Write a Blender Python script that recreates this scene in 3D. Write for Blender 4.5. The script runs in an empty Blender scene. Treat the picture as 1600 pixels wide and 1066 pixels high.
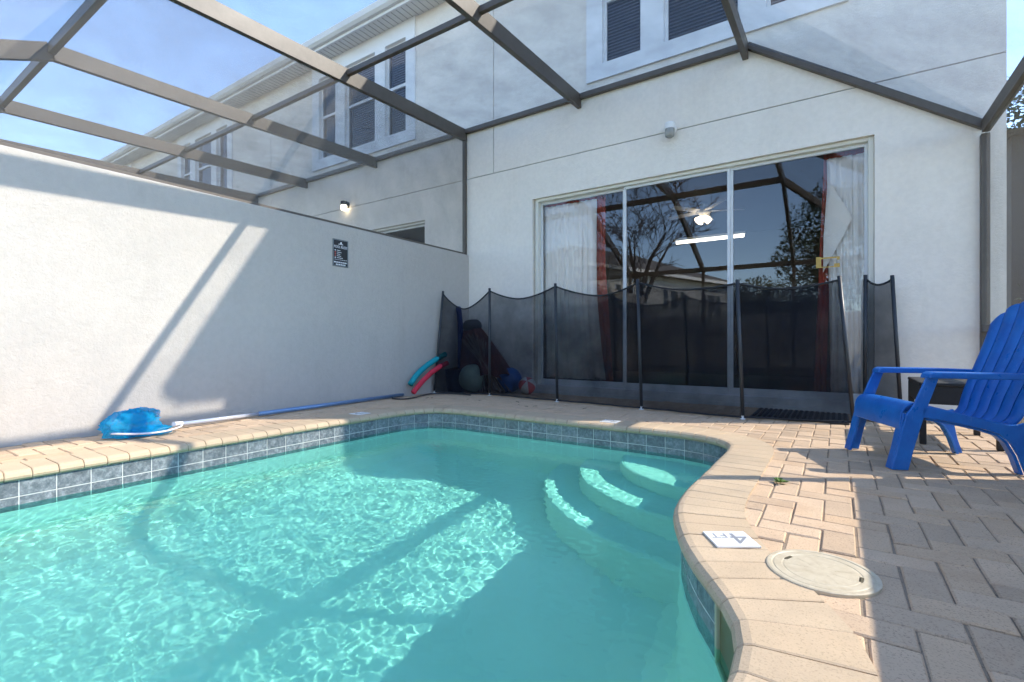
import bpy, bmesh, math, random
from mathutils import Vector, Matrix, noise
from mathutils.geometry import tessellate_polygon

random.seed(7)
R = math.radians
scene = bpy.context.scene
COL = scene.collection

# ------------------------------------------------------------------ camera
cd = bpy.data.cameras.new('camera')
cam = bpy.data.objects.new('camera', cd)
COL.objects.link(cam)
cam.location = (0, 0, 0.62)
cam.rotation_euler = (R(90), 0, R(33.7))
cd.sensor_width = 36
cd.lens = 17.12
cd.shift_y = 0.00125
cd.clip_start = 0.05
cd.clip_end = 600
scene.camera = cam

# ------------------------------------------------------------------ sky, sun, exposure
LDIR = Vector((-1.0, -0.608, -0.997)).normalized()        # the way sunlight travels
SUN_EL = math.asin(-LDIR.z)
SUN_AZ = math.atan2(-LDIR.x, -LDIR.y)                     # clockwise from +Y
world = bpy.data.worlds.new('World')
scene.world = world
world.use_nodes = True
wn = world.node_tree
bg = wn.nodes['Background']
sky = wn.nodes.new('ShaderNodeTexSky')
sky.sky_type = 'NISHITA'
sky.sun_disc = False
sky.sun_elevation = SUN_EL
sky.sun_rotation = SUN_AZ
sky.altitude = 0
sky.air_density = 0.85
sky.dust_density = 0.15
sky.ozone_density = 2.2
wn.links.new(sky.outputs[0], bg.inputs[0])
bg.inputs[1].default_value = 0.15
sl = bpy.data.lights.new('sun', 'SUN')
sl.energy = 2.2
sl.angle = R(0.5)
sl.color = (1.0, 0.93, 0.81)
sl.cycles.is_caustics_light = True
sun = bpy.data.objects.new('sun', sl)
COL.objects.link(sun)
sun.location = (8, 5, 9)
sun.rotation_euler = LDIR.to_track_quat('-Z', 'Y').to_euler()
vs = scene.view_settings
vs.view_transform = 'Standard'
vs.look = 'None'
vs.exposure = 2.25
vs.gamma = 1.0
vs.use_curve_mapping = False
cy = scene.cycles
cy.max_bounces = 8
cy.diffuse_bounces = 4
cy.glossy_bounces = 4
cy.use_adaptive_sampling = True
cy.adaptive_threshold = 0.03
cy.transparent_max_bounces = 24
cy.transmission_bounces = 5
cy.use_denoising = True
cy.sample_clamp_indirect = 6.0

# ------------------------------------------------------------------ helpers
def thing(name, label, cat, loc=(0, 0, 0), group=None, kind=None):
    o = bpy.data.objects.new(name, None)
    o.empty_display_size = 0.1
    COL.objects.link(o)
    o.location = loc
    o['label'] = label
    o['category'] = cat
    if group: o['group'] = group
    if kind: o['kind'] = kind
    return o

def tag(o, label, cat, group=None, kind=None):
    if label: o['label'] = label
    if cat: o['category'] = cat
    if group: o['group'] = group
    if kind: o['kind'] = kind
    return o

def wloc(o):
    v = Vector((0, 0, 0))
    while o is not None:
        v += o.location
        o = o.parent
    return v

class MB:
    def __init__(self):
        self.v = []; self.f = []; self.mi = []; self.m = 0
    def add(self, vs_, fs):
        b = len(self.v)
        self.v += [Vector(p) for p in vs_]
        for f in fs:
            self.f.append(tuple(b + i for i in f)); self.mi.append(self.m)
        return self
    def box(self, a, b, M=None):
        x0, y0, z0 = a; x1, y1, z1 = b
        p = [(x0,y0,z0),(x1,y0,z0),(x1,y1,z0),(x0,y1,z0),(x0,y0,z1),(x1,y0,z1),(x1,y1,z1),(x0,y1,z1)]
        if M is not None: p = [M @ Vector(q) for q in p]
        return self.add(p, [(0,3,2,1),(4,5,6,7),(0,1,5,4),(1,2,6,5),(2,3,7,6),(3,0,4,7)])
    def bar(self, p, q, w, h, up=(0,0,1)):
        """rectangular bar from p to q; w across, h along up, centred"""
        p = Vector(p); q = Vector(q); d = (q-p).normalized()
        s = d.cross(Vector(up)).normalized(); u = s.cross(d).normalized()
        pts = []
        for c in (p, q):
            for a, b in ((-1,-1),(1,-1),(1,1),(-1,1)):
                pts.append(c + s*(a*w/2) + u*(b*h/2))
        return self.add(pts, [(0,3,2,1),(4,5,6,7),(0,1,5,4),(1,2,6,5),(2,3,7,6),(3,0,4,7)])
    def quad(self, *p):
        return self.add(p, [tuple(range(len(p)))])
    def tube(self, path, r, n=10, caps=True):
        path = [Vector(p) for p in path]
        rs = r if isinstance(r, (list, tuple)) else [r]*len(path)
        pts = []; fs = []
        ref = None
        for i, p in enumerate(path):
            d = (path[min(i+1, len(path)-1)] - path[max(i-1, 0)]).normalized()
            if ref is None:
                ref = d.orthogonal().normalized()
            ref = (ref - d*ref.dot(d)).normalized()
            s = d.cross(ref)
            for k in range(n):
                a = 2*math.pi*k/n
                pts.append(p + (ref*math.cos(a) + s*math.sin(a))*rs[i])
        for i in range(len(path)-1):
            for k in range(n):
                fs.append((i*n+k, i*n+(k+1) % n, (i+1)*n+(k+1) % n, (i+1)*n+k))
        if caps:
            fs.append(tuple(range(n-1, -1, -1)))
            b = (len(path)-1)*n
            fs.append(tuple(range(b, b+n)))
        return self.add(pts, fs)
    def lathe(self, prof, c=(0,0,0), n=24, axis=None, cap=True):
        """prof list of (r, h) about axis through c"""
        c = Vector(c)
        ax = Vector(axis or (0,0,1)).normalized()
        e1 = ax.orthogonal().normalized(); e2 = ax.cross(e1)
        pts = []; fs = []
        for r, h in prof:
            for k in range(n):
                a = 2*math.pi*k/n
                pts.append(c + ax*h + (e1*math.cos(a)+e2*math.sin(a))*r)
        for i in range(len(prof)-1):
            for k in range(n):
                fs.append((i*n+k, i*n+(k+1) % n, (i+1)*n+(k+1) % n, (i+1)*n+k))
        if cap:
            fs.append(tuple(range(n-1,-1,-1))); b = (len(prof)-1)*n; fs.append(tuple(range(b,b+n)))
        return self.add(pts, fs)
    def ball(self, c, r, nu=24, nv=14, sc=(1,1,1)):
        c = Vector(c); pts = []; fs = []
        for j in range(nv+1):
            t = math.pi*j/nv
            for i in range(nu):
                a = 2*math.pi*i/nu
                pts.append(c + Vector((math.sin(t)*math.cos(a)*sc[0], math.sin(t)*math.sin(a)*sc[1], math.cos(t)*sc[2]))*r)
        for j in range(nv):
            for i in range(nu):
                fs.append((j*nu+i, (j+1)*nu+i, (j+1)*nu+(i+1) % nu, j*nu+(i+1) % nu))
        return self.add(pts, fs)
    def prism(self, poly, fn, t0, t1):
        """poly of (a,b); fn(a,b,t) -> world point; extrude t0..t1"""
        n = len(poly)
        pts = [fn(a, b, t0) for a, b in poly] + [fn(a, b, t1) for a, b in poly]
        fs = [tuple(range(n-1,-1,-1)), tuple(range(n, 2*n))]
        for i in range(n):
            j = (i+1) % n
            fs.append((i, j, n+j, n+i))
        return self.add(pts, fs)
    def grid(self, fn, nu, nv):
        pts = [fn(i/nu, j/nv) for j in range(nv+1) for i in range(nu+1)]
        fs = []
        for j in range(nv):
            for i in range(nu):
                a = j*(nu+1)+i
                fs.append((a, a+1, a+nu+2, a+nu+1))
        return self.add(pts, fs)
    def mesh(self, name, off=Vector((0,0,0))):
        me = bpy.data.meshes.new(name)
        me.from_pydata([tuple(p-off) for p in self.v], [], self.f)
        me.update()
        return me
    def build(self, name, mats, parent=None, smooth=False, bevel=0, fix=True, seg=2):
        off = wloc(parent) if parent is not None else Vector((0,0,0))
        me = self.mesh(name, off)
        if not isinstance(mats, (list, tuple)): mats = [mats]
        for m in mats: me.materials.append(m)
        if len(mats) > 1:
            me.polygons.foreach_set('material_index', self.mi)
        if fix:
            bm = bmesh.new(); bm.from_mesh(me)
            bmesh.ops.recalc_face_normals(bm, faces=bm.faces[:])
            bm.to_mesh(me); bm.free()
        if smooth:
            me.polygons.foreach_set('use_smooth', [True]*len(me.polygons))
        o = bpy.data.objects.new(name, me)
        COL.objects.link(o)
        if parent is not None: o.parent = parent
        if bevel:
            b = o.modifiers.new('edge', 'BEVEL'); b.width = bevel; b.segments = seg; b.limit_method = 'ANGLE'; b.angle_limit = R(40)
        return o

def dup(root, loc, **tags):
    r = root.copy(); COL.objects.link(r); r.location = loc
    for k, v in tags.items(): r[k] = v
    for ch in list(root.children):
        c = ch.copy(); COL.objects.link(c); c.parent = r
        for g in ch.children:
            d = g.copy(); COL.objects.link(d); d.parent = c
    return r

# ------------------------------------------------------------------ materials
def nodes(m):
    m.use_nodes = True
    return m.node_tree, m.node_tree.nodes, m.node_tree.links

def pmat(name, col, rough=0.6, metal=0.0, spec=0.5, **kw):
    m = bpy.data.materials.new(name)
    nt, n, l = nodes(m)
    p = n['Principled BSDF']
    p.inputs['Base Color'].default_value = (*col, 1)
    p.inputs['Roughness'].default_value = rough
    p.inputs['Metallic'].default_value = metal
    p.inputs['Specular IOR Level'].default_value = spec
    for k, v in kw.items():
        p.inputs[k.replace('_', ' ')].default_value = v
    return m

def pos(nt):
    g = nt.nodes.new('ShaderNodeNewGeometry')
    return g.outputs['Position']

def tex_noise(nt, scale, detail=4, rough=0.55, vec=None, mapping=None):
    t = nt.nodes.new('ShaderNodeTexNoise')
    t.inputs['Scale'].default_value = scale
    t.inputs['Detail'].default_value = detail
    t.inputs['Roughness'].default_value = rough
    v = vec if vec is not None else pos(nt)
    if mapping:
        mp = nt.nodes.new('ShaderNodeMapping'); mp.inputs['Scale'].default_value = mapping
        nt.links.new(v, mp.inputs[0]); v = mp.outputs[0]
    nt.links.new(v, t.inputs['Vector'])
    return t.outputs['Fac']

def ramp(nt, fac, stops):
    r = nt.nodes.new('ShaderNodeValToRGB')
    e = r.color_ramp.elements
    while len(e) < len(stops): e.new(0.5)
    for k, (p, c) in enumerate(stops):
        e[k].position = p; e[k].color = (*c, 1) if len(c) == 3 else c
    nt.links.new(fac, r.inputs[0])
    return r.outputs[0]

def mixc(nt, fac, a, b, mode='MIX'):
    m = nt.nodes.new('ShaderNodeMix'); m.data_type = 'RGBA'; m.blend_type = mode
    for idx, val in ((6, a), (7, b)):
        if isinstance(val, tuple): m.inputs[idx].default_value = (*val, 1)
        else: nt.links.new(val, m.inputs[idx])
    if isinstance(fac, (int, float)): m.inputs[0].default_value = fac
    else: nt.links.new(fac, m.inputs[0])
    return m.outputs[2]

def bump(nt, height, strength, dist, normal=None):
    b = nt.nodes.new('ShaderNodeBump')
    b.inputs['Strength'].default_value = strength
    b.inputs['Distance'].default_value = dist
    nt.links.new(height, b.inputs['Height'])
    if normal is not None: nt.links.new(normal, b.inputs['Normal'])
    return b.outputs[0]

def objrand(nt):
    return nt.nodes.new('ShaderNodeObjectInfo').outputs['Random']

def stucco(name, col, dirt):
    m = pmat(name, col, 0.92, spec=0.2)
    nt, n, l = nodes(m); p = n['Principled BSDF']
    big = tex_noise(nt, 0.9, 5, 0.6)
    streak = tex_noise(nt, 1.0, 6, 0.65, mapping=(5, 5, 0.7))
    c1 = ramp(nt, big, [(0.30, tuple(x*0.93 for x in col)), (0.62, col)])
    c2 = mixc(nt, ramp(nt, streak, [(0.55, (0,0,0)), (0.85, (0.8,0.8,0.8))]), c1, dirt)
    mott = tex_noise(nt, 22, 3, 0.6)
    c3 = mixc(nt, 0.10, c2, ramp(nt, mott, [(0.35, (0.5,0.5,0.5)), (0.65, (1,1,1))]), 'MULTIPLY')
    l.new(c3, p.inputs['Base Color'])
    a = tex_noise(nt, 46, 4, 0.62)
    b = tex_noise(nt, 130, 3, 0.6)
    tr_ = tex_noise(nt, 9, 3, 0.5)
    nrm = bump(nt, a, 0.42, 0.010, bump(nt, tr_, 0.22, 0.02))
    l.new(bump(nt, b, 0.35, 0.004, nrm), p.inputs['Normal'])
    return m

def speckled(name, col, dark, rough=0.9, scale=190, rnd=0.16, bumpd=0.0015, stain=None):
    m = pmat(name, col, rough, spec=0.25)
    nt, n, l = nodes(m); p = n['Principled BSDF']
    sp = tex_noise(nt, scale, 2, 0.7)
    c = mixc(nt, ramp(nt, sp, [(0.54, (0,0,0)), (0.68, (0.9,0.9,0.9))]), col, dark)
    cloud = tex_noise(nt, 7, 4, 0.6)
    c = mixc(nt, ramp(nt, cloud, [(0.35, (0,0,0)), (0.75, (0.55,0.55,0.55))]), c, tuple(0.72*a+0.02 for a in col))
    if stain:
        st = tex_noise(nt, 3.2, 5, 0.65)
        c = mixc(nt, ramp(nt, st, [(0.53, (0,0,0)), (0.74, (0.6,0.6,0.6))]), c, stain)
    r = ramp(nt, objrand(nt), [(0.0, (1-rnd,)*3), (0.5, (1,1,1)), (1.0, (1-rnd*0.45, 1-rnd*0.6, 1-rnd*0.8))])
    c = mixc(nt, 1.0, c, r, 'MULTIPLY')
    l.new(c, p.inputs['Base Color'])
    h = tex_noise(nt, scale*0.8, 3, 0.7)
    h2 = tex_noise(nt, 30, 3, 0.6)
    l.new(bump(nt, h, 0.6, bumpd, bump(nt, h2, 0.4, 0.003)), p.inputs['Normal'])
    return m

def mesh_cloth(name, col, cover, trans=0.5):
    """woven screen: part open, part thread"""
    m = bpy.data.materials.new(name)
    nt, n, l = nodes(m); n.clear()
    out = n.new('ShaderNodeOutputMaterial')
    t = n.new('ShaderNodeBsdfTransparent')
    d = n.new('ShaderNodeBsdfDiffuse'); d.inputs[0].default_value = (*col, 1)
    tr = n.new('ShaderNodeBsdfTranslucent'); tr.inputs[0].default_value = (*col, 1)
    a = n.new('ShaderNodeMixShader'); a.inputs[0].default_value = trans
    l.new(d.outputs[0], a.inputs[1]); l.new(tr.outputs[0], a.inputs[2])
    b = n.new('ShaderNodeMixShader')
    v = tex_noise(nt, 2.6, 4, 0.6)
    mr = n.new('ShaderNodeMapRange'); mr.inputs[1].default_value = 0.3; mr.inputs[2].default_value = 0.7
    mr.inputs[3].default_value = cover*0.85; mr.inputs[4].default_value = cover*1.15
    l.new(v, mr.inputs[0]); l.new(mr.outputs[0], b.inputs[0])
    l.new(t.outputs[0], b.inputs[1]); l.new(a.outputs[0], b.inputs[2])
    l.new(b.outputs[0], out.inputs[0])
    return m

def glass_pane(name, ior, tint, gloss=(1,1,1)):
    m = bpy.data.materials.new(name)
    nt, n, l = nodes(m); n.clear()
    out = n.new('ShaderNodeOutputMaterial')
    t = n.new('ShaderNodeBsdfTransparent'); t.inputs[0].default_value = (*tint, 1)
    g = n.new('ShaderNodeBsdfGlossy'); g.inputs['Roughness'].default_value = 0.0; g.inputs[0].default_value = (*gloss, 1)
    f = n.new('ShaderNodeFresnel'); f.inputs[0].default_value = ior
    b = n.new('ShaderNodeMixShader')
    l.new(f.outputs[0], b.inputs[0]); l.new(t.outputs[0], b.inputs[1]); l.new(g.outputs[0], b.inputs[2])
    l.new(b.outputs[0], out.inputs[0])
    return m

def emit(name, col, s):
    m = bpy.data.materials.new(name)
    nt, n, l = nodes(m); n.clear()
    out = n.new('ShaderNodeOutputMaterial'); e = n.new('ShaderNodeEmission')
    e.inputs[0].default_value = (*col, 1); e.inputs[1].default_value = s
    l.new(e.outputs[0], out.inputs[0])
    return m

M = {}
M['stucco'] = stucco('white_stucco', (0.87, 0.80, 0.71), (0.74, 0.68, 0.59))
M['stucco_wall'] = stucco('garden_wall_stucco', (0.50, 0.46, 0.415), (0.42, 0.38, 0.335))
M['trim'] = pmat('white_trim', (0.80, 0.80, 0.80), 0.7)
M['cream'] = pmat('cream_frame', (0.72, 0.69, 0.60), 0.45)
M['alum'] = pmat('white_aluminium', (0.66, 0.67, 0.67), 0.35)
M['groove'] = pmat('groove_grey', (0.36, 0.36, 0.35), 0.9)  # mid grey for joint backs and soffit slots
M['bronze'] = pmat('bronze_aluminium', (0.19, 0.17, 0.145), 0.45)
M['screen'] = mesh_cloth('insect_screen', (0.10, 0.10, 0.108), 0.36)
M['screen_near'] = mesh_cloth('veil_insect_screen', (0.085, 0.088, 0.10), 0.50)  # veil over the upper house wall put into denser, bluer mesh
M['screen_right'] = mesh_cloth('dense_insect_screen', (0.07, 0.066, 0.062), 0.45)
M['screen_end'] = mesh_cloth('sparse_insect_screen', (0.05, 0.047, 0.043), 0.10)  # mesh thinned and darkened to keep sunlit haze out of the door reflection
M['screen_side'] = mesh_cloth('haze_insect_screen', (0.19, 0.178, 0.165), 0.42)  # sunlit haze put into paler, denser threads
M['glass'] = glass_pane('door_glass', 1.75, (0.99, 0.99, 0.99))
M['glass_up'] = glass_pane('window_glass', 1.5, (0.75, 0.78, 0.82))
M['blind'] = pmat('slatted_blind', (0.30, 0.30, 0.31), 0.7)
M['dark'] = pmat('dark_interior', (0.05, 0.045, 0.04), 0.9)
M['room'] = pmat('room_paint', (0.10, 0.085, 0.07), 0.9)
M['roomfloor'] = pmat('room_floor', (0.09, 0.06, 0.04), 0.6)
M['roof'] = pmat('grey_shingle', (0.17, 0.155, 0.145), 0.9)
M['soffit'] = pmat('soffit', (0.70, 0.69, 0.66), 0.7)
M['black'] = pmat('black_paint', (0.018, 0.018, 0.02), 0.5)
M['blackplastic'] = pmat('black_plastic', (0.02, 0.02, 0.022), 0.38)
M['plaster'] = pmat('pool_plaster', (0.45, 0.78, 0.74), 0.85)
M['grout'] = pmat('tile_grout', (0.72, 0.71, 0.66), 0.9)
M['sand'] = speckled('joint_sand', (0.30, 0.235, 0.17), (0.14, 0.105, 0.075), scale=90)
M['paver'] = speckled('concrete_paver', (0.66, 0.48, 0.32), (0.37, 0.26, 0.175), rnd=0.24, stain=(0.52, 0.345, 0.215))
M['coping'] = speckled('coping_brick', (0.59, 0.45, 0.30), (0.42, 0.32, 0.21), rnd=0.09, stain=(0.60, 0.44, 0.29))
M['grass'] = pmat('lawn', (0.055, 0.085, 0.03), 0.95)

# waterline tile
m = pmat('blue_slate_tile', (0.10, 0.13, 0.16), 0.22)
nt, n, l = nodes(m); p = n['Principled BSDF']
t1 = tex_noise(nt, 38, 6, 0.78)
c = ramp(nt, t1, [(0.30, (0.08, 0.098, 0.112)), (0.5, (0.18, 0.20, 0.22)), (0.68, (0.37, 0.39, 0.41))])
c = mixc(nt, 1.0, c, ramp(nt, objrand(nt), [(0, (0.8, 0.8, 0.8)), (1, (1.1, 1.1, 1.08))]), 'MULTIPLY')
l.new(c, p.inputs['Base Color']); l.new(bump(nt, t1, 0.3, 0.003), p.inputs['Normal'])
sc_ = tex_noise(nt, 4.5, 5, 0.7)
c = mixc(nt, ramp(nt, sc_, [(0.55, (0,0,0)), (0.75, (0.5,0.5,0.5))]), c, (0.42, 0.43, 0.41))
l.new(c, p.inputs['Base Color'])
M['tile'] = m
# pool plaster with faint stains
nt, n, l = nodes(M['plaster']); p = n['Principled BSDF']
s1 = tex_noise(nt, 2.3, 5, 0.6)
l.new(ramp(nt, s1, [(0.25, (0.76, 0.82, 0.74)), (0.6, (0.88, 0.90, 0.83))]), p.inputs['Base Color'])
# water
m = bpy.data.materials.new('pool_water'); nt, n, l = nodes(m); n.clear()
out = n.new('ShaderNodeOutputMaterial'); g = n.new('ShaderNodeBsdfGlass')
g.inputs['IOR'].default_value = 1.33; g.inputs['Roughness'].default_value = 0.0
g.inputs['Color'].default_value = (0.57, 0.985, 0.93, 1)
l.new(g.outputs[0], out.inputs[0])
M['water'] = m
# lawn
nt, n, l = nodes(M['grass']); p = n['Principled BSDF']
l.new(ramp(nt, tex_noise(nt, 3, 6, 0.7), [(0.3, (0.13, 0.13, 0.06)), (0.7, (0.30, 0.27, 0.17))]), p.inputs['Base Color'])
# shingles
nt, n, l = nodes(M['roof']); p = n['Principled BSDF']
l.new(ramp(nt, tex_noise(nt, 9, 5, 0.7), [(0.3, (0.11, 0.10, 0.09)), (0.7, (0.22, 0.20, 0.185))]), p.inputs['Base Color'])
# bronze with faint chalking
nt, n, l = nodes(M['bronze']); p = n['Principled BSDF']
l.new(ramp(nt, tex_noise(nt, 14, 5, 0.7), [(0.3, (0.08, 0.065, 0.05)), (0.75, (0.108, 0.088, 0.07))]), p.inputs['Base Color'])

# ------------------------------------------------------------------ key dimensions (metres)
YH = 5.17            # face of the house wall
XW = -4.15           # face of the garden wall
XR = 0.95            # screen wall on the other side
UNIT = 5.23          # one townhouse
XEND = 1.075         # end of the row
WATER_Z = -0.17
FLOOR_Z = -1.22

# ------------------------------------------------------------------ pool outline (tile face, clockwise seen from above starts on the garden wall side)
CTRL = [(-3.315,-0.6),(-3.315,0.2),(-3.315,1.0),(-3.315,1.8),(-3.315,2.5),(-3.31,2.9),(-3.285,3.18),(-3.17,3.40),(-2.93,3.475),(-2.6,3.483),
        (-2.1,3.483),(-1.6,3.483),(-1.1,3.483),(-0.84,3.46),(-0.655,3.385),(-0.54,3.25),(-0.507,3.06),(-0.507,2.8),(-0.507,2.45),(-0.51,2.15),
        (-0.493,1.92),(-0.45,1.755),(-0.385,1.59),(-0.318,1.46),(-0.243,1.34),(-0.185,1.235),(-0.155,1.14),(-0.143,1.03),(-0.16,0.85),(-0.24,0.5),
        (-0.36,0.05),(-0.48,-0.45),(-0.75,-0.85),(-1.3,-1.05),(-2.0,-1.08),(-2.7,-1.05),(-3.15,-0.95)]
def catmull(P, n):
    out = []
    N = len(P)
    for i in range(N):
        p0, p1, p2, p3 = (Vector((*P[(i+k) % N], 0)) for k in (-1, 0, 1, 2))
        for j in range(n):
            t = j/n
            out.append(0.5*((2*p1) + (-p0+p2)*t + (2*p0-5*p1+4*p2-p3)*t*t + (-p0+3*p1-3*p2+p3)*t**3))
    return out
dense = catmull(CTRL, 10)
def resample(poly, step):
    acc = [0.0]
    N = len(poly)
    for i in range(N):
        acc.append(acc[-1] + (poly[(i+1) % N]-poly[i]).length)
    L = acc[-1]; n_ = max(3, round(L/step)); res = []
    k = 0
    for i in range(n_):
        s = L*i/n_
        while acc[k+1] < s: k += 1
        t = (s-acc[k])/(acc[k+1]-acc[k])
        res.append(poly[k].lerp(poly[(k+1) % N], t))
    return res
def normals(poly):
    """unit vectors pointing away from the water"""
    N = len(poly); o = []
    for i in range(N):
        d = (poly[(i+1) % N]-poly[i-1]).normalized()
        o.append(Vector((-d.y, d.x, 0)))
    return o
def offset(poly, d):
    return [p + q*d for p, q in zip(poly, normals(poly))]
def inside(x, y, poly):
    c = False; j = len(poly)-1
    for i in range(len(poly)):
        a, b = poly[i], poly[j]
        if (a.y > y) != (b.y > y) and x < (b.x-a.x)*(y-a.y)/(b.y-a.y)+a.x: c = not c
        j = i
    return c
OUT = resample(dense, 0.03)
COPE_D = 0.245                      # coping depth from nose
OUTER = offset(OUT, COPE_D-0.03)

# ------------------------------------------------------------------ ground and deck bed
def sheet(name, outer, hole, z, mat, skirt=None):
    polys = [[Vector((*p, z)) for p in outer]]
    if hole: polys.append([Vector((p[0], p[1], z)) for p in hole])
    tris = tessellate_polygon(polys)
    flat = [p for q in polys for p in q]
    b = MB(); b.add(flat, tris)
    if skirt is not None:
        for i in range(len(outer)):
            p, q = outer[i], outer[(i+1) % len(outer)]
            b.quad((*p, z), (*q, z), (*q, skirt), (*p, skirt))
    o = b.build(name, mat)
    o['kind'] = 'structure'
    return o

DECK = [(-4.16,-1.9),(1.22,-1.9),(1.22,5.30),(-4.16,5.30)]
sheet('ground', [(-160,-160),(160,-160),(160,160),(-160,160)], [(-4.1,-1.85),(1.18,-1.85),(1.18,5.2),(-4.1,5.2)], -0.16, M['grass'])
deck = sheet('patio_deck', DECK, [(p.x, p.y) for p in offset(OUT, 0.05)], -0.0085, M['sand'], -0.3)

# pavers, herringbone
P = 0.0925
AX, AY = 0.144, 1.459                # column edge and row edge read off the photo
JT = 0.0045
def paver_mesh():
    b = MB()
    hx, hy, c, h = P-JT/2, P/2-JT/2, 0.004, 0.045
    lo = [(-hx,-hy,-h),(hx,-hy,-h),(hx,hy,-h),(-hx,hy,-h)]
    mid = [(-hx,-hy,-c),(hx,-hy,-c),(hx,hy,-c),(-hx,hy,-c)]
    top = [(-hx+c,-hy+c,0),(hx-c,-hy+c,0),(hx-c,hy-c,0),(-hx+c,hy-c,0)]
    f = [(8,9,10,11)]
    for i in range(4):
        j = (i+1) % 4
        f += [(i,j,4+j,4+i),(4+i,4+j,8+j,8+i)]
    b.add(lo+mid+top, f)
    me = b.mesh('paver'); me.materials.append(M['paver'])
    return me
pm = paver_mesh()
COPE_IN = offset(OUT, 0.12)
cells = []
for i in range(-50, 14):
    for j in range(-40, 44):
        x0 = AX + i*P; y0 = AY + j*P
        kk = (j+1-i+3) % 4
        if kk == 0: cx, cy_, rot = x0+P, y0+P/2, 0.0
        elif kk == 1: cx, cy_, rot = x0+P/2, y0+P, math.pi/2
        else: continue
        if not (XW-0.05 < cx < 1.12 and -1.8 < cy_ < YH+0.02): continue
        if inside(cx, cy_, COPE_IN): continue
        cells.append((cx, cy_, rot))
fw = Vector((-math.sin(R(33.7)), math.cos(R(33.7)), 0)); rt = Vector((math.cos(R(33.7)), math.sin(R(33.7)), 0))
def seen(c):
    p = Vector((c[0], c[1], 0)); d = p.dot(fw); a = p.dot(rt)
    if d < 0.2: return 0
    x = 800+761*a/d; y = 535+761*0.62/d
    if x < -60 or x > 1660 or y > 1140: return 0
    return 1/d**2.6
# the round skimmer lid leaves no room for the pavers it replaces
LID = Vector((-0.035, 1.565))
LIDR = 0.132
cells.sort(key=lambda c: -seen(c))
rest = MB(); count = 0
for c in cells:
    dlid = (Vector((c[0], c[1]))-LID).length
    if dlid < 0.075: continue
    z = -0.003 + random.uniform(-0.0025, 0.002)
    if dlid < LIDR+0.1: z = -0.006
    tilt = Matrix.Translation((c[0]+random.uniform(-.0012,.0012), c[1]+random.uniform(-.0012,.0012), z)) @ Matrix.Rotation(c[2]+random.gauss(0,.006),4,'Z') @ Matrix.Rotation(random.gauss(0,.008),4,'X') @ Matrix.Rotation(random.gauss(0,.006),4,'Y')
    if count < 300 and seen(c) > 0:
        o = bpy.data.objects.new('paver', pm); COL.objects.link(o); o.parent = deck; o.matrix_local = tilt
        count += 1
    else:
        rest.add([tilt @ v.co for v in pm.vertices], [tuple(q.vertices) for q in pm.polygons])
o = rest.build('far_pavers', M['paver'], deck, fix=False); o['kind'] = 'stuff'

# ------------------------------------------------------------------ pool basin
pool = MB()
N = len(OUT)
wall_o = offset(OUT, 0.012)
prof = [(0.0, 0.0), (0.0, -0.275), (-0.004, -0.28), (-0.01, -0.6), (-0.015, -0.95), (-0.06, -1.12), (-0.16, -1.20), (-0.30, FLOOR_Z)]
rings = []
nn = normals(OUT)
for d, z in prof:
    rings.append([p + q*(-0.0022+d) + Vector((0,0,z-0.028 if z == 0 else z)) for p, q in zip(OUT, nn)])
for k in range(len(rings)-1):
    pool.m = 1 if k == 0 else 0
    for i in range(N):
        j = (i+1) % N
        pool.add([rings[k][i], rings[k][j], rings[k+1][j], rings[k+1][i]], [(0,1,2,3)])
pool.m = 0
tri = tessellate_polygon([rings[-1]])
pool.add(rings[-1], tri)
basin = pool.build('pool_basin', [M['plaster'], M['grout']], smooth=False)
basin['kind'] = 'structure'
basin.cycles.is_caustics_receiver = True

# curved entry steps filling the far corner
def step_part(rx, ry, ztop):
    cxs, cys = -0.40, 3.58
    b = MB(); top = []; n_ = 40
    pts = []
    for k in range(n_+1):
        a = R(180 + 90*k/n_)
        pts.append(Vector((cxs + rx*math.copysign(abs(math.cos(a))**0.9, math.cos(a)), cys + ry*math.copysign(abs(math.sin(a))**0.9, math.sin(a)), 0)))
    c = Vector((cxs, cys, 0))
    r0 = 0.02
    lvl = []
    for f_, z in ((1.0, FLOOR_Z-0.01), (1.0, ztop-0.03), (0.992, ztop-0.008), (0.975, ztop)):
        lvl.append([c+(p-c)*f_+Vector((0,0,z)) for p in pts])
    for q in range(3):
        for k in range(n_):
            b.add([lvl[q][k], lvl[q][k+1], lvl[q+1][k+1], lvl[q+1][k]], [(0,1,2,3)])
    b.add(lvl[3]+[c+Vector((0,0,ztop))], [tuple(range(n_+2))])
    o = b.build('step', M['plaster'], basin, smooth=False)
    o.cycles.is_caustics_receiver = True
    return o
step_part(0.93, 0.72, -0.36)
step_part(1.22, 0.98, -0.60)
step_part(1.46, 1.22, -0.86)

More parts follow.
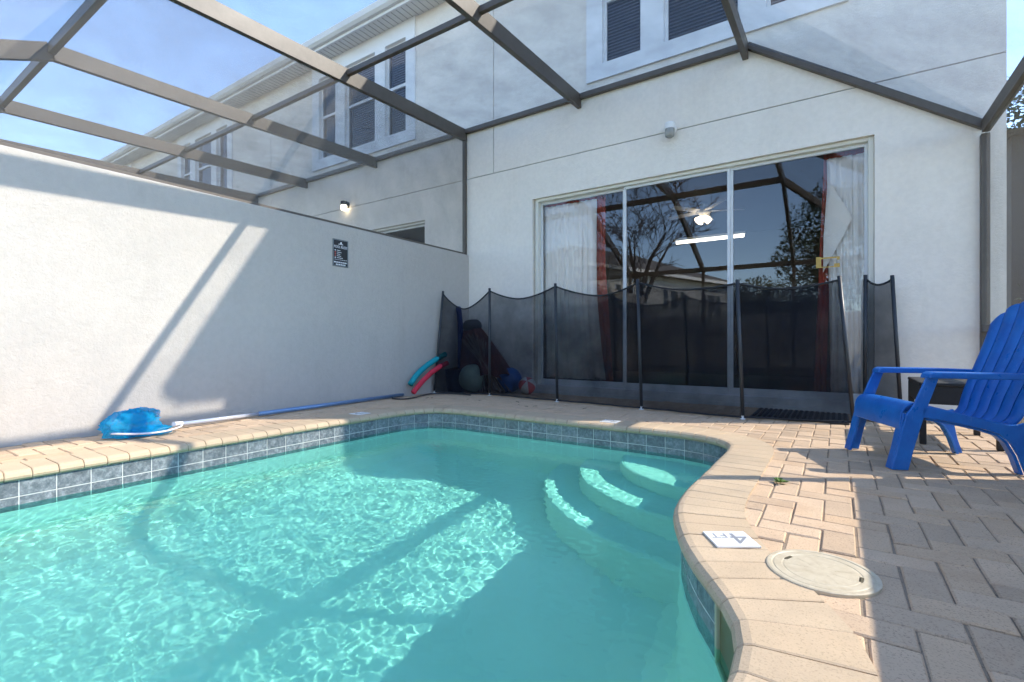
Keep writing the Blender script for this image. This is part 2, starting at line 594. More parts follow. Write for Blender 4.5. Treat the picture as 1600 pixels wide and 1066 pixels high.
# waterline tiles
TW = 0.1375
tile_pts = resample(dense, TW)
tb = MB(); tb.box((-TW/2+0.0022, -0.004, -TW/2+0.002), (TW/2-0.0022, 0.008, TW/2-0.002))
tm = tb.mesh('tile'); tm.materials.append(M['tile'])
tb = MB(); tb.box((-TW/2+0.0022, -0.004, -0.038), (TW/2-0.0022, 0.008, 0.038))
tm_top = tb.mesh('tile'); tm_top.materials.append(M['tile'])
NT = len(tile_pts)
for i in range(NT):
    a, b = tile_pts[i], tile_pts[(i+1) % NT]
    if a.y < 0.3 and b.y < 0.3: continue
    # a throat instead of tiles where the skimmer opens
    mid = (a+b)/2
    if 1.10 < mid.y < 1.34 and mid.x > -0.4: continue
    ang = math.atan2((b-a).y, (b-a).x)
    nrm = Vector((-math.sin(ang), math.cos(ang), 0))
    for row in range(2):
        o = bpy.data.objects.new('tile', tm if row else tm_top); COL.objects.link(o); o.parent = basin
        o.location = mid + nrm*0.004 + Vector((0,0,-0.130-TW/2 if row else -0.0895))
        o.rotation_euler = (0, 0, ang+math.pi)
        o.scale = ((b-a).length/TW*0.998, 1, 1)
        o.cycles.is_caustics_receiver = True

# skimmer throat in the pool wall
thr = MB()
s0, s1 = Vector((-0.252, 1.350, 0)), Vector((-0.158, 1.145, 0))
dv = (s1-s0).normalized(); nv = Vector((-dv.y, dv.x, 0))
if nv.x < 0: nv = -nv
for a, b, z0, z1, y0, y1 in ((-0.008, 0.012, -0.26, -0.05, -0.012, 0.03), (0.218, 0.24, -0.26, -0.05, -0.012, 0.03), (0.012, 0.218, -0.26, -0.235, -0.012, 0.03)):
    Mx = Matrix(((dv.x, nv.x, 0, s0.x), (dv.y, nv.y, 0, s0.y), (0, 0, 1, 0), (0, 0, 0, 1)))
    thr.box((a, y0, z0), (b, y1, z1), Mx)
thr.build('skimmer_mouth', pmat('aged_cream_plastic', (0.50, 0.47, 0.30), 0.5), basin, bevel=0.003)
thr = MB(); thr.box((0.012, -0.003, -0.24), (0.218, 0.004, -0.05), Mx)
thr.build('skimmer_flap', pmat('olive_plastic', (0.16, 0.13, 0.05), 0.4), basin)

# coping bricks, bull-nosed, one by one
coping = bpy.data.objects.new('pool_coping', None); COL.objects.link(coping); coping['kind'] = 'structure'
NOSE = -0.03                          # nose overhangs the tile face
bp = resample(dense, 0.099)
bn = normals(bp)
NB = len(bp)
T = 0.052
prof = [(COPE_D, 0.0), (0.035, 0.0), (0.018, -0.004), (0.006, -0.014), (0.0, -0.028), (0.004, -0.040), (0.014, -0.049), (0.03, -T), (COPE_D, -T)]
for i in range(NB):
    a, b = bp[i], bp[(i+1) % NB]
    na, nb = bn[i], bn[(i+1) % NB]
    z = 0.0016 + random.uniform(-0.0012, 0.0012)
    if ((a+b)/2+(na+nb)*0.1-Vector((LID.x, LID.y, 0))).length < 0.25: z = -0.0012
    g = 0.012 + random.uniform(0, 0.006)
    t0, t1 = g, 1-g
    cm = MB()
    v = []
    for t in (t0, t0+0.035, t1-0.035, t1):
        c = a.lerp(b, t); nr = na.lerp(nb, t).normalized()
        dz = -0.0022 if t in (t0, t1) else 0.0
        dd = 0.0015 if t in (t0, t1) else 0.0
        for d, h in prof:
            v.append(c + nr*(NOSE+d+dd*(1 if d < 0.03 else -1)) + Vector((0, 0, h+z+(dz if h > -0.03 else 0))))
    n_ = len(prof); f = []
    for s in range(3):
        for k in range(n_):
            f.append((s*n_+k, s*n_+(k+1) % n_, (s+1)*n_+(k+1) % n_, (s+1)*n_+k))
    f.append(tuple(range(n_))); f.append(tuple(range(4*n_-1, 3*n_-1, -1)))
    cm.add(v, f)
    cm.build('coping_brick', M['coping'], coping)
# mortar bed under the bricks
bed = MB()
i0 = offset(OUT, 0.004); o0 = offset(OUT, COPE_D-0.034)
for i in range(N):
    j = (i+1) % N
    zt, zb = -0.0065, -0.05
    bed.add([i0[i]+Vector((0,0,zt)), i0[j]+Vector((0,0,zt)), o0[j]+Vector((0,0,zt)), o0[i]+Vector((0,0,zt)),
             i0[i]+Vector((0,0,zb)), i0[j]+Vector((0,0,zb))], [(0,1,2,3),(0,1,5,4)])
bed.build('mortar_bed', pmat('mortar', (0.36, 0.28, 0.21), 0.95), coping)

# water surface with small wind ripples
random.seed(21)
WV = []
for _ in range(64):
    lam = random.choice((random.uniform(0.036, 0.06), random.uniform(0.05, 0.09), random.uniform(0.08, 0.2)))
    ang = random.gauss(R(215), 0.95)
    WV.append((2*math.pi/lam*math.cos(ang), 2*math.pi/lam*math.sin(ang), random.uniform(0, 6.28), (0.00095 if lam < 0.065 else 0.00021)*lam))
import numpy as np
step = 0.008
xs = np.arange(-3.40, -0.04, step); ys = np.arange(-1.16, 3.58, step)
XX, YY = np.meshgrid(xs, ys)
Z = np.zeros_like(XX)
for kx, ky, ph, am in WV:
    Z += am*np.sin(kx*XX+ky*YY+ph)
Z *= 0.5+0.5*np.clip((3.4-YY)/2.2, 0, 1)
shore = offset(OUT, 0.020)
sa = np.array([[p.x, p.y] for p in shore])
ins = np.zeros(XX.shape, bool)
jx, jy = sa[-1]
for ix, iy in sa:
    cond = (iy > YY) != (jy > YY)
    if iy != jy:
        xi = (jx-ix)*(YY-iy)/(jy-iy)+ix
        ins ^= cond & (XX < xi)
    jx, jy = ix, iy
ny_, nx_ = XX.shape
idx = -np.ones(XX.shape, int)
cellok = ins[:-1,:-1] | ins[1:,:-1] | ins[:-1,1:] | ins[1:,1:]
use = np.zeros(XX.shape, bool)
use[:-1,:-1] |= cellok; use[1:,:-1] |= cellok; use[:-1,1:] |= cellok; use[1:,1:] |= cellok
idx[use] = np.arange(use.sum())
verts = np.stack([XX[use], YY[use], Z[use]+WATER_Z], 1)
jj, ii = np.where(cellok)
faces = np.stack([idx[jj,ii], idx[jj,ii+1], idx[jj+1,ii+1], idx[jj+1,ii]], 1)
wm = bpy.data.meshes.new('water')
wm.from_pydata(verts.tolist(), [], faces.tolist())
wm.polygons.foreach_set('use_smooth', [True]*len(wm.polygons))
wm.materials.append(M['water'])
water = bpy.data.objects.new('water', wm); COL.objects.link(water)
water['kind'] = 'structure'
water.cycles.is_caustics_caster = True
random.seed(11)

# ------------------------------------------------------------------ townhouse row
def wall_grid(b, xs_, zs_, holes, y0, depth, back=None):
    """front face at y0 with rectangular openings; reveals run back by depth"""
    xs_ = sorted(set(xs_) | {h[0] for h in holes} | {h[1] for h in holes})
    zs_ = sorted(set(zs_) | {h[2] for h in holes} | {h[3] for h in holes})
    for i in range(len(xs_)-1):
        for k in range(len(zs_)-1):
            cx = (xs_[i]+xs_[i+1])/2; cz = (zs_[k]+zs_[k+1])/2
            if any(h[0] < cx < h[1] and h[2] < cz < h[3] for h in holes): continue
            b.quad((xs_[i],y0,zs_[k]),(xs_[i+1],y0,zs_[k]),(xs_[i+1],y0,zs_[k+1]),(xs_[i],y0,zs_[k+1]))
    for h in holes:
        x0, x1, z0, z1 = h[:4]; d = h[4] if len(h) > 4 else depth
        b.quad((x0,y0,z0),(x0,y0+d,z0),(x0,y0+d,z1),(x0,y0,z1))
        b.quad((x1,y0,z0),(x1,y0,z1),(x1,y0+d,z1),(x1,y0+d,z0))
        b.quad((x0,y0,z1),(x0,y0+d,z1),(x1,y0+d,z1),(x1,y0,z1))
        b.quad((x0,y0,z0),(x1,y0,z0),(x1,y0+d,z0),(x0,y0+d,z0))

DX0, DX1, DZ0, DZ1 = -3.145, 0.268, 0.0, 2.395     # sliding door opening
PANES = [(-2.207,-1.755),(-1.515,-0.778),(-0.552,-0.10)]
WZ0, WZ1 = 3.775, 5.16
x_lo, x_hi = XEND-UNIT, XEND
th = thing('townhouse', '', 'house', ((x_lo+x_hi)/2, YH, -0.16))
b = MB()
gz = 2.832
holes = [(DX0,DX1,-0.16,DZ1)] + [(a-0.02,c+0.02,WZ0-0.02,WZ1+0.02) for a, c in PANES]
grooves = [(x_lo,x_hi,gz-0.0055,gz+0.0055,0.012), (-3.744,-3.733,gz+0.0055,5.41,0.012)]
wall_grid(b, [x_lo,x_hi], [-0.16,5.44], holes+grooves, YH, 0.16)
b.quad((x_hi,YH,-0.16),(x_hi,YH+8,-0.16),(x_hi,YH+8,5.44),(x_hi,YH,5.44))
wall = b.build('wall', M['stucco'], th, fix=False)
b = MB()
b.quad((x_lo,YH+0.012,gz-0.0055),(x_hi,YH+0.012,gz-0.0055),(x_hi,YH+0.012,gz+0.0055),(x_lo,YH+0.012,gz+0.0055))
b.quad((-3.744,YH+0.012,gz+0.0055),(-3.733,YH+0.012,gz+0.0055),(-3.733,YH+0.012,5.41),(-3.744,YH+0.012,5.41))
b.build('control_joint', M['groove'], wall)
# window surround, sashes, blinds
b = MB()
wall_grid(b, [-2.40,0.085], [3.60,5.405], [(a,c,WZ0,WZ1) for a, c in PANES], YH-0.028, 0.13)
for q in (((-2.40,YH-.028,3.60),(-2.40,YH,3.60),(-2.40,YH,5.405),(-2.40,YH-.028,5.405)), ((0.085,YH-.028,3.60),(0.085,YH,3.60),(0.085,YH,5.405),(0.085,YH-.028,5.405)),
          ((-2.40,YH-.028,3.60),(0.085,YH-.028,3.60),(0.085,YH,3.60),(-2.40,YH,3.60))):
    b.quad(*q)
b.build('window_surround', M['trim'], th, fix=False)
for a, c in PANES:
    w = MB(); zm = (WZ0+WZ1)/2+0.03
    y = YH+0.03
    for x0, x1, z0, z1, yy in ((a,a+.03,WZ0,WZ1,y),(c-.03,c,WZ0,WZ1,y),(a+.03,c-.03,WZ0,WZ0+.035,y),(a+.03,c-.03,WZ1-.03,WZ1,y),(a+.03,c-.03,zm-.022,zm+.022,y-.008)):
        w.box((x0,yy,z0),(x1,yy+.04,z1))
    wo = w.build('window', M['trim'], th, bevel=0.003)
    g1 = MB(); g1.quad((a+.03,y+.018,WZ0+.035),(c-.03,y+.018,WZ0+.035),(c-.03,y+.018,zm-.022),(a+.03,y+.018,zm-.022)); g1.build('pane', M['glass_up'], wo, fix=False)
    g1 = MB(); g1.quad((a+.03,y+.014,zm+.022),(c-.03,y+.014,zm+.022),(c-.03,y+.014,WZ1-.03),(a+.03,y+.014,WZ1-.03)); g1.build('pane', M['glass_up'], wo, fix=False)
    bl = MB(); z = WZ0+.03
    while z < WZ1-.02:
        Mx = Matrix.Translation((0, y+.075, z)) @ Matrix.Rotation(R(48), 4, 'X')
        bl.box((a+.012,-.022,-.0012),(c-.012,.022,.0012), Mx); z += .037
    bo = bl.build('blind', M['blind'], wo); bo['kind'] = 'stuff'
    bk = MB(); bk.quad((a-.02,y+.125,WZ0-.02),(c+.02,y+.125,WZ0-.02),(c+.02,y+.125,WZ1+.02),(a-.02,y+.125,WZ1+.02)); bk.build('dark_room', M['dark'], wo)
# roof edge: soffit, fascia, gutter, shingles
EY, EZ = 4.855, 5.405
xr = x_hi+0.055
b = MB(); b.box((x_lo,EY+.02,EZ),(xr,YH+.2,EZ+.02)); roof_soffit = b.build('soffit', M['soffit'], th)
b = MB()
z = x_lo+0.1
while z < xr-.05:
    b.box((z,EY+.05,EZ-.004),(z+.012,YH-.01,EZ-.0005)); z += .1
o = b.build('soffit_vent', M['groove'], th); o['kind'] = 'stuff'
b = MB(); b.box((x_lo,EY,EZ-.02),(xr,EY+.018,EZ+.14)); b.build('fascia', M['trim'], th)
b = MB()
gp = [(EY-.001,EZ+.02),(EY-.05,EZ+.02),(EY-.085,EZ+.055),(EY-.10,EZ+.12),(EY-.10,EZ+.135),(EY-.001,EZ+.135)]
b.prism(gp, lambda a, c, t: Vector((t, a, c)), x_lo, xr-.01)
b.build('gutter', M['soffit'], th)
b = MB(); sl_ = 0.40
b.prism([(EY-.03,EZ+.142),(YH+8,EZ+.142+sl_*(YH+8-EY)),(YH+8,EZ+.18+sl_*(YH+8-EY)),(EY-.03,EZ+.165)], lambda a, c, t: Vector((t, a, c)), x_lo, xr)
rf = b.build('roof', M['roof'], th)

# ---- sliding glass door of the near unit (and copied)
def slider():
    y = YH+0.085
    fr = MB()
    fx0, fx1, fz0, fz1 = -3.122, 0.266, 0.10, 2.393
    w = 0.040
    for x0, x1, z0, z1 in ((fx0,fx0+w,fz0,fz1),(fx1-w,fx1,fz0,fz1),(fx0+w,fx1-w,fz1-w+.008,fz1)):
        fr.box((x0,y-.05,z0),(x1,y+.07,z1))
    d = fr.build('sliding_door', M['cream'], th, bevel=0.004)
    # jamb lining between stucco and frame
    j = MB()
    j.box((DX0+.001,YH+.07,0.031),(fx0-.001,YH+.158,DZ1-.001))
    j.build('jamb', M['cream'], d)
    s = MB(); s.box((fx0-.015,y-.075,0.031),(fx1,y+.07,0.0995)); s.box((DX0,YH+.002,-.10),(DX1,YH+.16,0.03))
    s.build('sill', M['alum'], d, bevel=0.004)
    m1, m2 = -1.985, -0.884
    edges = [(fx0+w, m1), (m1, m2), (m2, fx1-w)]
    for i, (a, c) in enumerate(edges):
        yy = y-.02 if i == 1 else y+.015
        if i == 2: yy = y-.005
        p_ = MB()
        st = 0.026
        zt = fz1-w+.008
        p_.box((a,yy,.10),(a+st,yy+.028,zt)); p_.box((c-st,yy,.10),(c,yy+.028,zt))
        p_.box((a+st,yy,.10),(c-st,yy+.028,.168)); p_.box((a+st,yy,zt-.03),(c-st,yy+.028,zt))
        pp = p_.build('door_sash', M['alum'], d, bevel=0.003)
        g1 = MB(); g1.quad((a+st,yy+.014,.168),(c-st,yy+.014,.168),(c-st,yy+.014,zt-.03),(a+st,yy+.014,zt-.03)); g1.build('pane', M['glass'], pp, fix=False)
    return d
slider()
# room behind the glass
b = MB()
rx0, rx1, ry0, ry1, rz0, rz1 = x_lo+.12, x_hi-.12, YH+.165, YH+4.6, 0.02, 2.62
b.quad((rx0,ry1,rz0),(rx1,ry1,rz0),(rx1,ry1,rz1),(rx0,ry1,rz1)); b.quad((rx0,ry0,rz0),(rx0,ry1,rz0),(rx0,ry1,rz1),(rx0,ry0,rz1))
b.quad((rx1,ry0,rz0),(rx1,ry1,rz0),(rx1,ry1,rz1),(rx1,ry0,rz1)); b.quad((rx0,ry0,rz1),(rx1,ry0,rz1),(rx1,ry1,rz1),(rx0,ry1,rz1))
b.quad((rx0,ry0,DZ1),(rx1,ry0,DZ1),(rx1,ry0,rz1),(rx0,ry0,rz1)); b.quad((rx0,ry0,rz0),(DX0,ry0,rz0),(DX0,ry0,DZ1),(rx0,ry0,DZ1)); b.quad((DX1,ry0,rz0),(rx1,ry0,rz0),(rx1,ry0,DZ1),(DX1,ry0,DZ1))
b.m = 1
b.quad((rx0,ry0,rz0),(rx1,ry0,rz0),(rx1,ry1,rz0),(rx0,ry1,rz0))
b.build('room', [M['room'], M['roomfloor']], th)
labels = ['white stucco townhouse with the wide sliding glass door and red curtains',
          'second townhouse in the row, its lit porch lamp showing over the garden wall',
          'third townhouse in the row, faint tall windows through the screens above the garden wall',
          'fourth and farthest townhouse at the low end of the roof line']
th['label'] = labels[0]; th['group'] = 'townhouses of one row'
for k in (1, 2, 3):
    dup(th, th.location-Vector((UNIT*k, 0, 0)), label=labels[k])

# ------------------------------------------------------------------ garden wall
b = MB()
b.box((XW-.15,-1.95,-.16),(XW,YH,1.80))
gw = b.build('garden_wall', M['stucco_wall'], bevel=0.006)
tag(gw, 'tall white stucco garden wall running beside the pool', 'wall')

# ------------------------------------------------------------------ screen enclosures
XB = [-4.2, -2.5, -0.734]
Y_BEND, Y_EAVE, Z_EAVE = 1.37, -1.0, 2.25
def zb(y):                           # centre line of a roof beam
    return 3.285 + 0.037*(y-1.37)
BW, BH = 0.052, 0.155
cage = thing('screen_enclosure', 'bronze framed screen enclosure standing over the pool and deck', 'pool cage', (-1.6, 2.0, 0), group='pool cages of the row')
def beam(root, p, q, w=BW, h=BH, name='beam', up=(0,0,1)):
    return MB().bar(p, q, w, h, up).build(name, M['bronze'], root, bevel=0.003, seg=1)
def panel(root, *p, mat='screen'):
    return MB().quad(*p).build('screen_panel', M[mat], root, fix=False)
def cage_beam(root, x):
    beam(root, (x, YH-.005, zb(YH)), (x, Y_BEND, zb(Y_BEND)))
    beam(root, (x, Y_BEND, zb(Y_BEND)), (x, Y_EAVE, Z_EAVE), name='sloping_rafter')
for x in XB: cage_beam(cage, x)
ZT = 0.035                            # screens sit near the top of the beams
for x0, x1 in zip(XB[:-1], XB[1:]):
    beam(cage, (x0+BW/2, 3.23, zb(3.23)+.03), (x1-BW/2, 3.23, zb(3.23)+.03), .045, .055, 'purlin')
    beam(cage, (x0+BW/2, Y_BEND, zb(Y_BEND)+.02), (x1-BW/2, Y_BEND, zb(Y_BEND)+.02), .05, .10, 'purlin')
    beam(cage, (x0+BW/2, Y_EAVE, Z_EAVE), (x1-BW/2, Y_EAVE, Z_EAVE), .05, .10, 'eave_rail')
    beam(cage, (x0+BW/2, YH-.028, zb(YH)+.045), (x1-BW/2, YH-.028, zb(YH)+.045), .05, .06, 'ledger')
    for ya, yb in ((3.23, YH-.03), (Y_BEND, 3.23)):
        panel(cage, (x0, ya, zb(ya)+.07), (x1, ya, zb(ya)+.07), (x1, yb, zb(yb)+.07), (x0, yb, zb(yb)+.07), mat='screen_near' if yb > 4 else 'screen')
    panel(cage, (x0, Y_EAVE, Z_EAVE+.05), (x1, Y_EAVE, Z_EAVE+.05), (x1, Y_BEND, zb(Y_BEND)+.07), (x0, Y_BEND, zb(Y_BEND)+.07), mat='screen_end')
    panel(cage, (x0, Y_EAVE, .05), (x1, Y_EAVE, .05), (x1, Y_EAVE, Z_EAVE), (x0, Y_EAVE, Z_EAVE), mat='screen_end')
    beam(cage, (x0+BW/2, Y_EAVE, .05), (x1-BW/2, Y_EAVE, .05), .05, .08, 'bottom_rail')
    beam(cage, (x0+BW/2, Y_EAVE, .92), (x1-BW/2, Y_EAVE, .92), .05, .05, 'chair_rail')
for x in XB + [XR]:
    beam(cage, (x, Y_EAVE, 0.0), (x, Y_EAVE, Z_EAVE-.05), .06, .06, 'post', up=(0,1,0))
# the side that slopes down to the low screen wall
XL, ZL = -0.734, 2.28
def zs_at(x, y):
    t = (x-XL)/(XR-XL)
    return zb(y)*(1-t) + ZL*t
for y in (3.23,):
    beam(cage, (XL, y, zb(y)+.03), (XR, y, ZL), .05, .10, 'sloping_rafter')
beam(cage, (XL+.02, YH-.028, zb(YH)+.04), (XR, YH-.028, ZL+.01), .05, .06, 'ledger')
beam(cage, (XR, YH-.055, ZL), (XR, Y_EAVE, ZL-.02), .05, .10, 'eave_rail')
beam(cage, (XL, Y_BEND, zb(Y_BEND)), (XR, Y_EAVE, Z_EAVE), .05, .12, 'hip_rafter')
beam(cage, (XL+BW/2, Y_EAVE, Z_EAVE), (XR-.03, Y_EAVE, Z_EAVE), .05, .10, 'eave_rail')
beam(cage, (XL+BW/2, Y_EAVE, .05), (XR-.03, Y_EAVE, .05), .05, .08, 'bottom_rail')
panel(cage, (XL, 3.23, zb(3.23)+.06), (XR, 3.23, ZL+.05), (XR, YH-.03, ZL+.05), (XL, YH-.03, zb(YH)+.06), mat='screen_near')
panel(cage, (XL, Y_BEND, zb(Y_BEND)+.06), (XR, Y_EAVE, ZL), (XR, 3.23, ZL+.05), (XL, 3.23, zb(3.23)+.06))
panel(cage, (XL, Y_BEND, zb(Y_BEND)+.06), (XR, Y_EAVE, ZL), (XL, Y_EAVE, Z_EAVE+.05), mat='screen_end')
panel(cage, (XL, Y_EAVE, .05), (XR, Y_EAVE, .05), (XR, Y_EAVE, Z_EAVE), (XL, Y_EAVE, Z_EAVE), mat='screen_end')
# screen wall posts, rails and panels
for y in (YH-.028, 3.23, 1.30):
    beam(cage, (XR, y, -.02), (XR, y, ZL-.055), .052, .052, 'post', up=(0,1,0))
beam(cage, (XR, YH-.056, .725), (XR, 3.26, .725), .045, .05, 'chair_rail')
beam(cage, (XR, YH-.056, .02), (XR, 3.26, .02), .045, .04, 'bottom_rail')
beam(cage, (XR, 3.20, .835), (XR, Y_EAVE, .835), .045, .05, 'chair_rail')
kp = MB(); kp.box((XR-.006,Y_EAVE+.03,0.0),(XR+.006,3.20,.81)); kp.build('kick_plate', M['alum'], cage)
panel(cage, (XR, 3.23, .02), (XR, YH-.03, .02), (XR, YH-.03, ZL), (XR, 3.23, ZL), mat='screen_right')
panel(cage, (XR, Y_EAVE, .84), (XR, 3.23, .84), (XR, 3.23, ZL), (XR, Y_EAVE, ZL), mat='screen_side')
# screen standing on the garden wall
beam(cage, (-4.2, YH-.03, 1.80), (-4.2, YH-.03, zb(YH)-.075), .045, .045, 'post', up=(0,1,0))
beam(cage, (-4.215, YH-.06, 1.8165), (-4.215, Y_EAVE, 1.8165), .05, .030, 'bottom_rail')
panel(cage, (-4.2, Y_BEND, 1.83), (-4.2, YH-.05, 1.83), (-4.2, YH-.05, zb(YH)-.07), (-4.2, Y_BEND, zb(Y_BEND)-.07), mat='screen_side')
panel(cage, (-4.2, Y_EAVE, 1.83), (-4.2, Y_BEND, 1.83), (-4.2, Y_BEND, zb(Y_BEND)-.07), (-4.2, Y_EAVE, Z_EAVE-.05), mat='screen_side')

cage2 = thing('screen_enclosure', 'neighbouring screen enclosure seen above and beyond the garden wall', 'pool cage', (-6.8, 2.0, 0), group='pool cages of the row')
XN = [-9.43, -7.81, -6.0]
for x in XN: cage_beam(cage2, x)
XN2 = XN + [-4.2]
for x0, x1 in zip(XN2[:-1], XN2[1:]):
    beam(cage2, (x0+BW/2, 3.23, zb(3.23)+.03), (x1-BW/2, 3.23, zb(3.23)+.03), .045, .055, 'purlin')
    beam(cage2, (x0+BW/2, Y_BEND, zb(Y_BEND)+.02), (x1-BW/2, Y_BEND, zb(Y_BEND)+.02), .05, .10, 'purlin')
    beam(cage2, (x0+BW/2, Y_EAVE, Z_EAVE), (x1-BW/2, Y_EAVE, Z_EAVE), .05, .10, 'eave_rail')
    beam(cage2, (x0+BW/2, YH-.028, zb(YH)+.045), (x1-BW/2, YH-.028, zb(YH)+.045), .05, .06, 'ledger')
    for ya, yb in ((3.23, YH-.03), (Y_BEND, 3.23)):
        panel(cage2, (x0, ya, zb(ya)+.07), (x1, ya, zb(ya)+.07), (x1, yb, zb(yb)+.07), (x0, yb, zb(yb)+.07), mat='screen_near' if yb > 4 else 'screen')
    panel(cage2, (x0, Y_EAVE, Z_EAVE+.05), (x1, Y_EAVE, Z_EAVE+.05), (x1, Y_BEND, zb(Y_BEND)+.07), (x0, Y_BEND, zb(Y_BEND)+.07))
    beam(cage2, (x0, Y_EAVE, -.1), (x0, Y_EAVE, Z_EAVE-.05), .06, .06, 'post', up=(0,1,0))
#@@OBJECTS@@

# ------------------------------------------------------------------ wall lamps
def wall_lamp(x, z, lit, label):
    root = thing('wall_lamp', label, 'lamp', (x, YH, z), group='porch lamps on the row')
    body = M['black'] if lit else M['trim']
    b = MB(); b.lathe([(0.0,0),(.052,0),(.052,.018),(.04,.03),(0,.03)], (x,YH,z+.02), 20, (0,-1,0)); b.build('back_plate', body, root, smooth=False)
    b = MB(); b.lathe([(.0,.0),(.052,.0),(.054,.05),(.048,.062),(0,.062)], (x-.0,YH-.075,z), 20); b.box((x-.02,YH-.07,z+.01),(x+.02,YH-.02,z+.05)); b.build('cap', body, root)
    b = MB(); b.lathe([(.046,.0),(.05,-.03),(.044,-.075),(.03,-.085),(0,-.085)], (x,YH-.075,z), 20, cap=False)
    gl = emit('lamp_glow', (1,.86,.6), 2.2) if lit else pmat('clear_ribbed_glass', (.55,.55,.53), .15, Transmission_Weight=.5)
    b.build('lamp_shade', gl, root, smooth=True)
    return root
wall_lamp(-1.437, 2.825, False, 'small white unlit lamp on the stucco above the sliding door')
wall_lamp(-6.70, 2.86, True, 'small black lamp glowing on the neighbouring house wall')

# ------------------------------------------------------------------ ceiling lights inside
fan = thing('ceiling_fan', 'white ceiling fan with lit tulip shades seen through the glass', 'fan', (-1.60, 7.37, 2.60))
b = MB(); b.lathe([(.06,0),(.06,-.03),(.015,-.04),(.015,-.07),(.09,-.08),(.10,-.13),(.05,-.15),(.05,-.17)], (-1.6,7.37,2.61), 20); b.build('motor', M['trim'], fan, smooth=True)
for k in range(5):
    a = R(20+72*k); Mx = Matrix.Translation((-1.6,7.37,2.505)) @ Matrix.Rotation(a,4,'Z') @ Matrix.Rotation(R(10),4,'X')
    b = MB(); b.box((.10,-.055,-.003),(.55,.055,.003), Mx); b.build('blade', M['trim'], fan, bevel=.002)
warm = emit('warm_bulb', (1,.80,.52), 1.1)
for k in range(4):
    a = R(45+90*k); d = Vector((math.cos(a),math.sin(a),-.75)).normalized(); c = Vector((-1.6,7.37,2.44))
    b = MB(); b.lathe([(.018,.03),(.03,.05),(.042,.09),(.05,.12)], c, 14, d, cap=False); b.build('lamp_shade', warm, fan, smooth=True)
tl = thing('tube_light', 'long lit tube light hanging inside behind the glass door', 'light', (-1.62,7.4,2.12))
b = MB(); b.box((-2.01,7.36,2.125),(-1.05,7.44,2.155)); b.build('housing', M['trim'], tl, bevel=.004)
b = MB(); b.tube([(-1.99,7.4,2.10),(-1.07,7.4,2.10)], .020, 12); b.build('tube', emit('tube_glow', (1,.93,.74), 1.0), tl, smooth=True)

# ------------------------------------------------------------------ curtains
M['lining'] = pmat('white_lining', (.95,.935,.91), .9)
M['red'] = pmat('red_curtain', (.42,.065,.04), .85)
def drape(fn_x0, fn_x1, z0, z1, folds, amp, y, mat, name, root, seed=0, nu=90, nv=50):
    rnd = random.Random(seed)
    ph = [rnd.uniform(0,6.28) for _ in range(4)]
    def f(s, t):
        z = z0+(z1-z0)*t
        a, c = fn_x0(t), fn_x1(t)
        x = a+(c-a)*(s+.012*math.sin(folds*6.28*s*1.3+ph[3]))
        w = amp*(.55+.45*(1-t))
        yy = y + w*math.sin(folds*6.28*s+ph[0]+.5*math.sin(3*t+ph[1])) + w*.45*math.sin(folds*6.28*.47*s+ph[2]+1.4*t) + .006*math.sin(9*t+17*s)
        return Vector((x, yy, z))
    b = MB(); b.grid(f, nu, nv)
    o = b.build(name, mat, root, smooth=True, fix=False)
    sm = o.modifiers.new('cloth', 'SOLIDIFY'); sm.thickness = .003
    return o
YC = 5.355
cl = thing('curtain', 'white lined curtain with a red edge gathered at the corner end of the glass door', 'curtain', (-2.7,YC,.12), group='door curtains')
drape(lambda t: -3.09, lambda t: -2.375+.115*max(0,1-t*1.9)**1.5, .175, 2.32, 9, .016, YC, M['lining'], 'lining', cl, 3)
drape(lambda t: -2.39+.10*max(0,1-t*1.9)**1.5, lambda t: -2.27+.10*max(0,1-t*1.6), .13, 2.36, 2, .022, YC+.05, M['red'], 'red_edge', cl, 5, 24, 40)
drape(lambda t: -3.09, lambda t: -2.30, 2.20, 2.372, 12, .012, YC+.045, M['red'], 'heading', cl, 6, 90, 8)
cr = thing('curtain', 'white lined curtain with a red edge and folded back flap behind the gold tape', 'curtain', (.05,YC,.12), group='door curtains')
drape(lambda t: -.075+.03*(1-t), lambda t: .245, .15, 2.31, 6, .015, YC, M['lining'], 'lining', cr, 9, 70, 50)
drape(lambda t: -.185+.085*t, lambda t: -.085+.055*t, .13, 2.36, 2, .018, YC+.04, M['red'], 'red_edge', cr, 12, 24, 40)
drape(lambda t: -.10, lambda t: .245, 2.19, 2.385, 6, .012, YC+.05, M['red'], 'heading', cr, 14, 60, 8)
b = MB()
b.add([(-.07,YC-.035,2.08),(-.045,YC-.05,2.07),(.115,YC-.062,1.73),(.06,YC-.058,1.60),(-.105,YC-.04,1.26),(-.10,YC-.033,1.6)], [(0,1,2,3,4,5)])
o = b.build('flap', M['lining'], cr); sm = o.modifiers.new('cloth', 'SOLIDIFY'); sm.thickness = .003
# tape left on the glass
b = MB(); yt = YH+.085-.005+.011
for x0,x1,z0,z1 in ((-.158,-.118,1.298,1.398),(-.118,.022,1.378,1.392),(.000,.022,1.362,1.378),(-.118,-.02,1.298,1.308),(-.02,.022,1.296,1.330)):
    b.box((x0,yt,z0),(x1,yt+.002,z1))
tag(b.build('tape_mark', pmat('gold_tape', (.52,.33,.07), .5)), 'peeling gold tape mark stuck on the glass before the right curtain', 'tape')

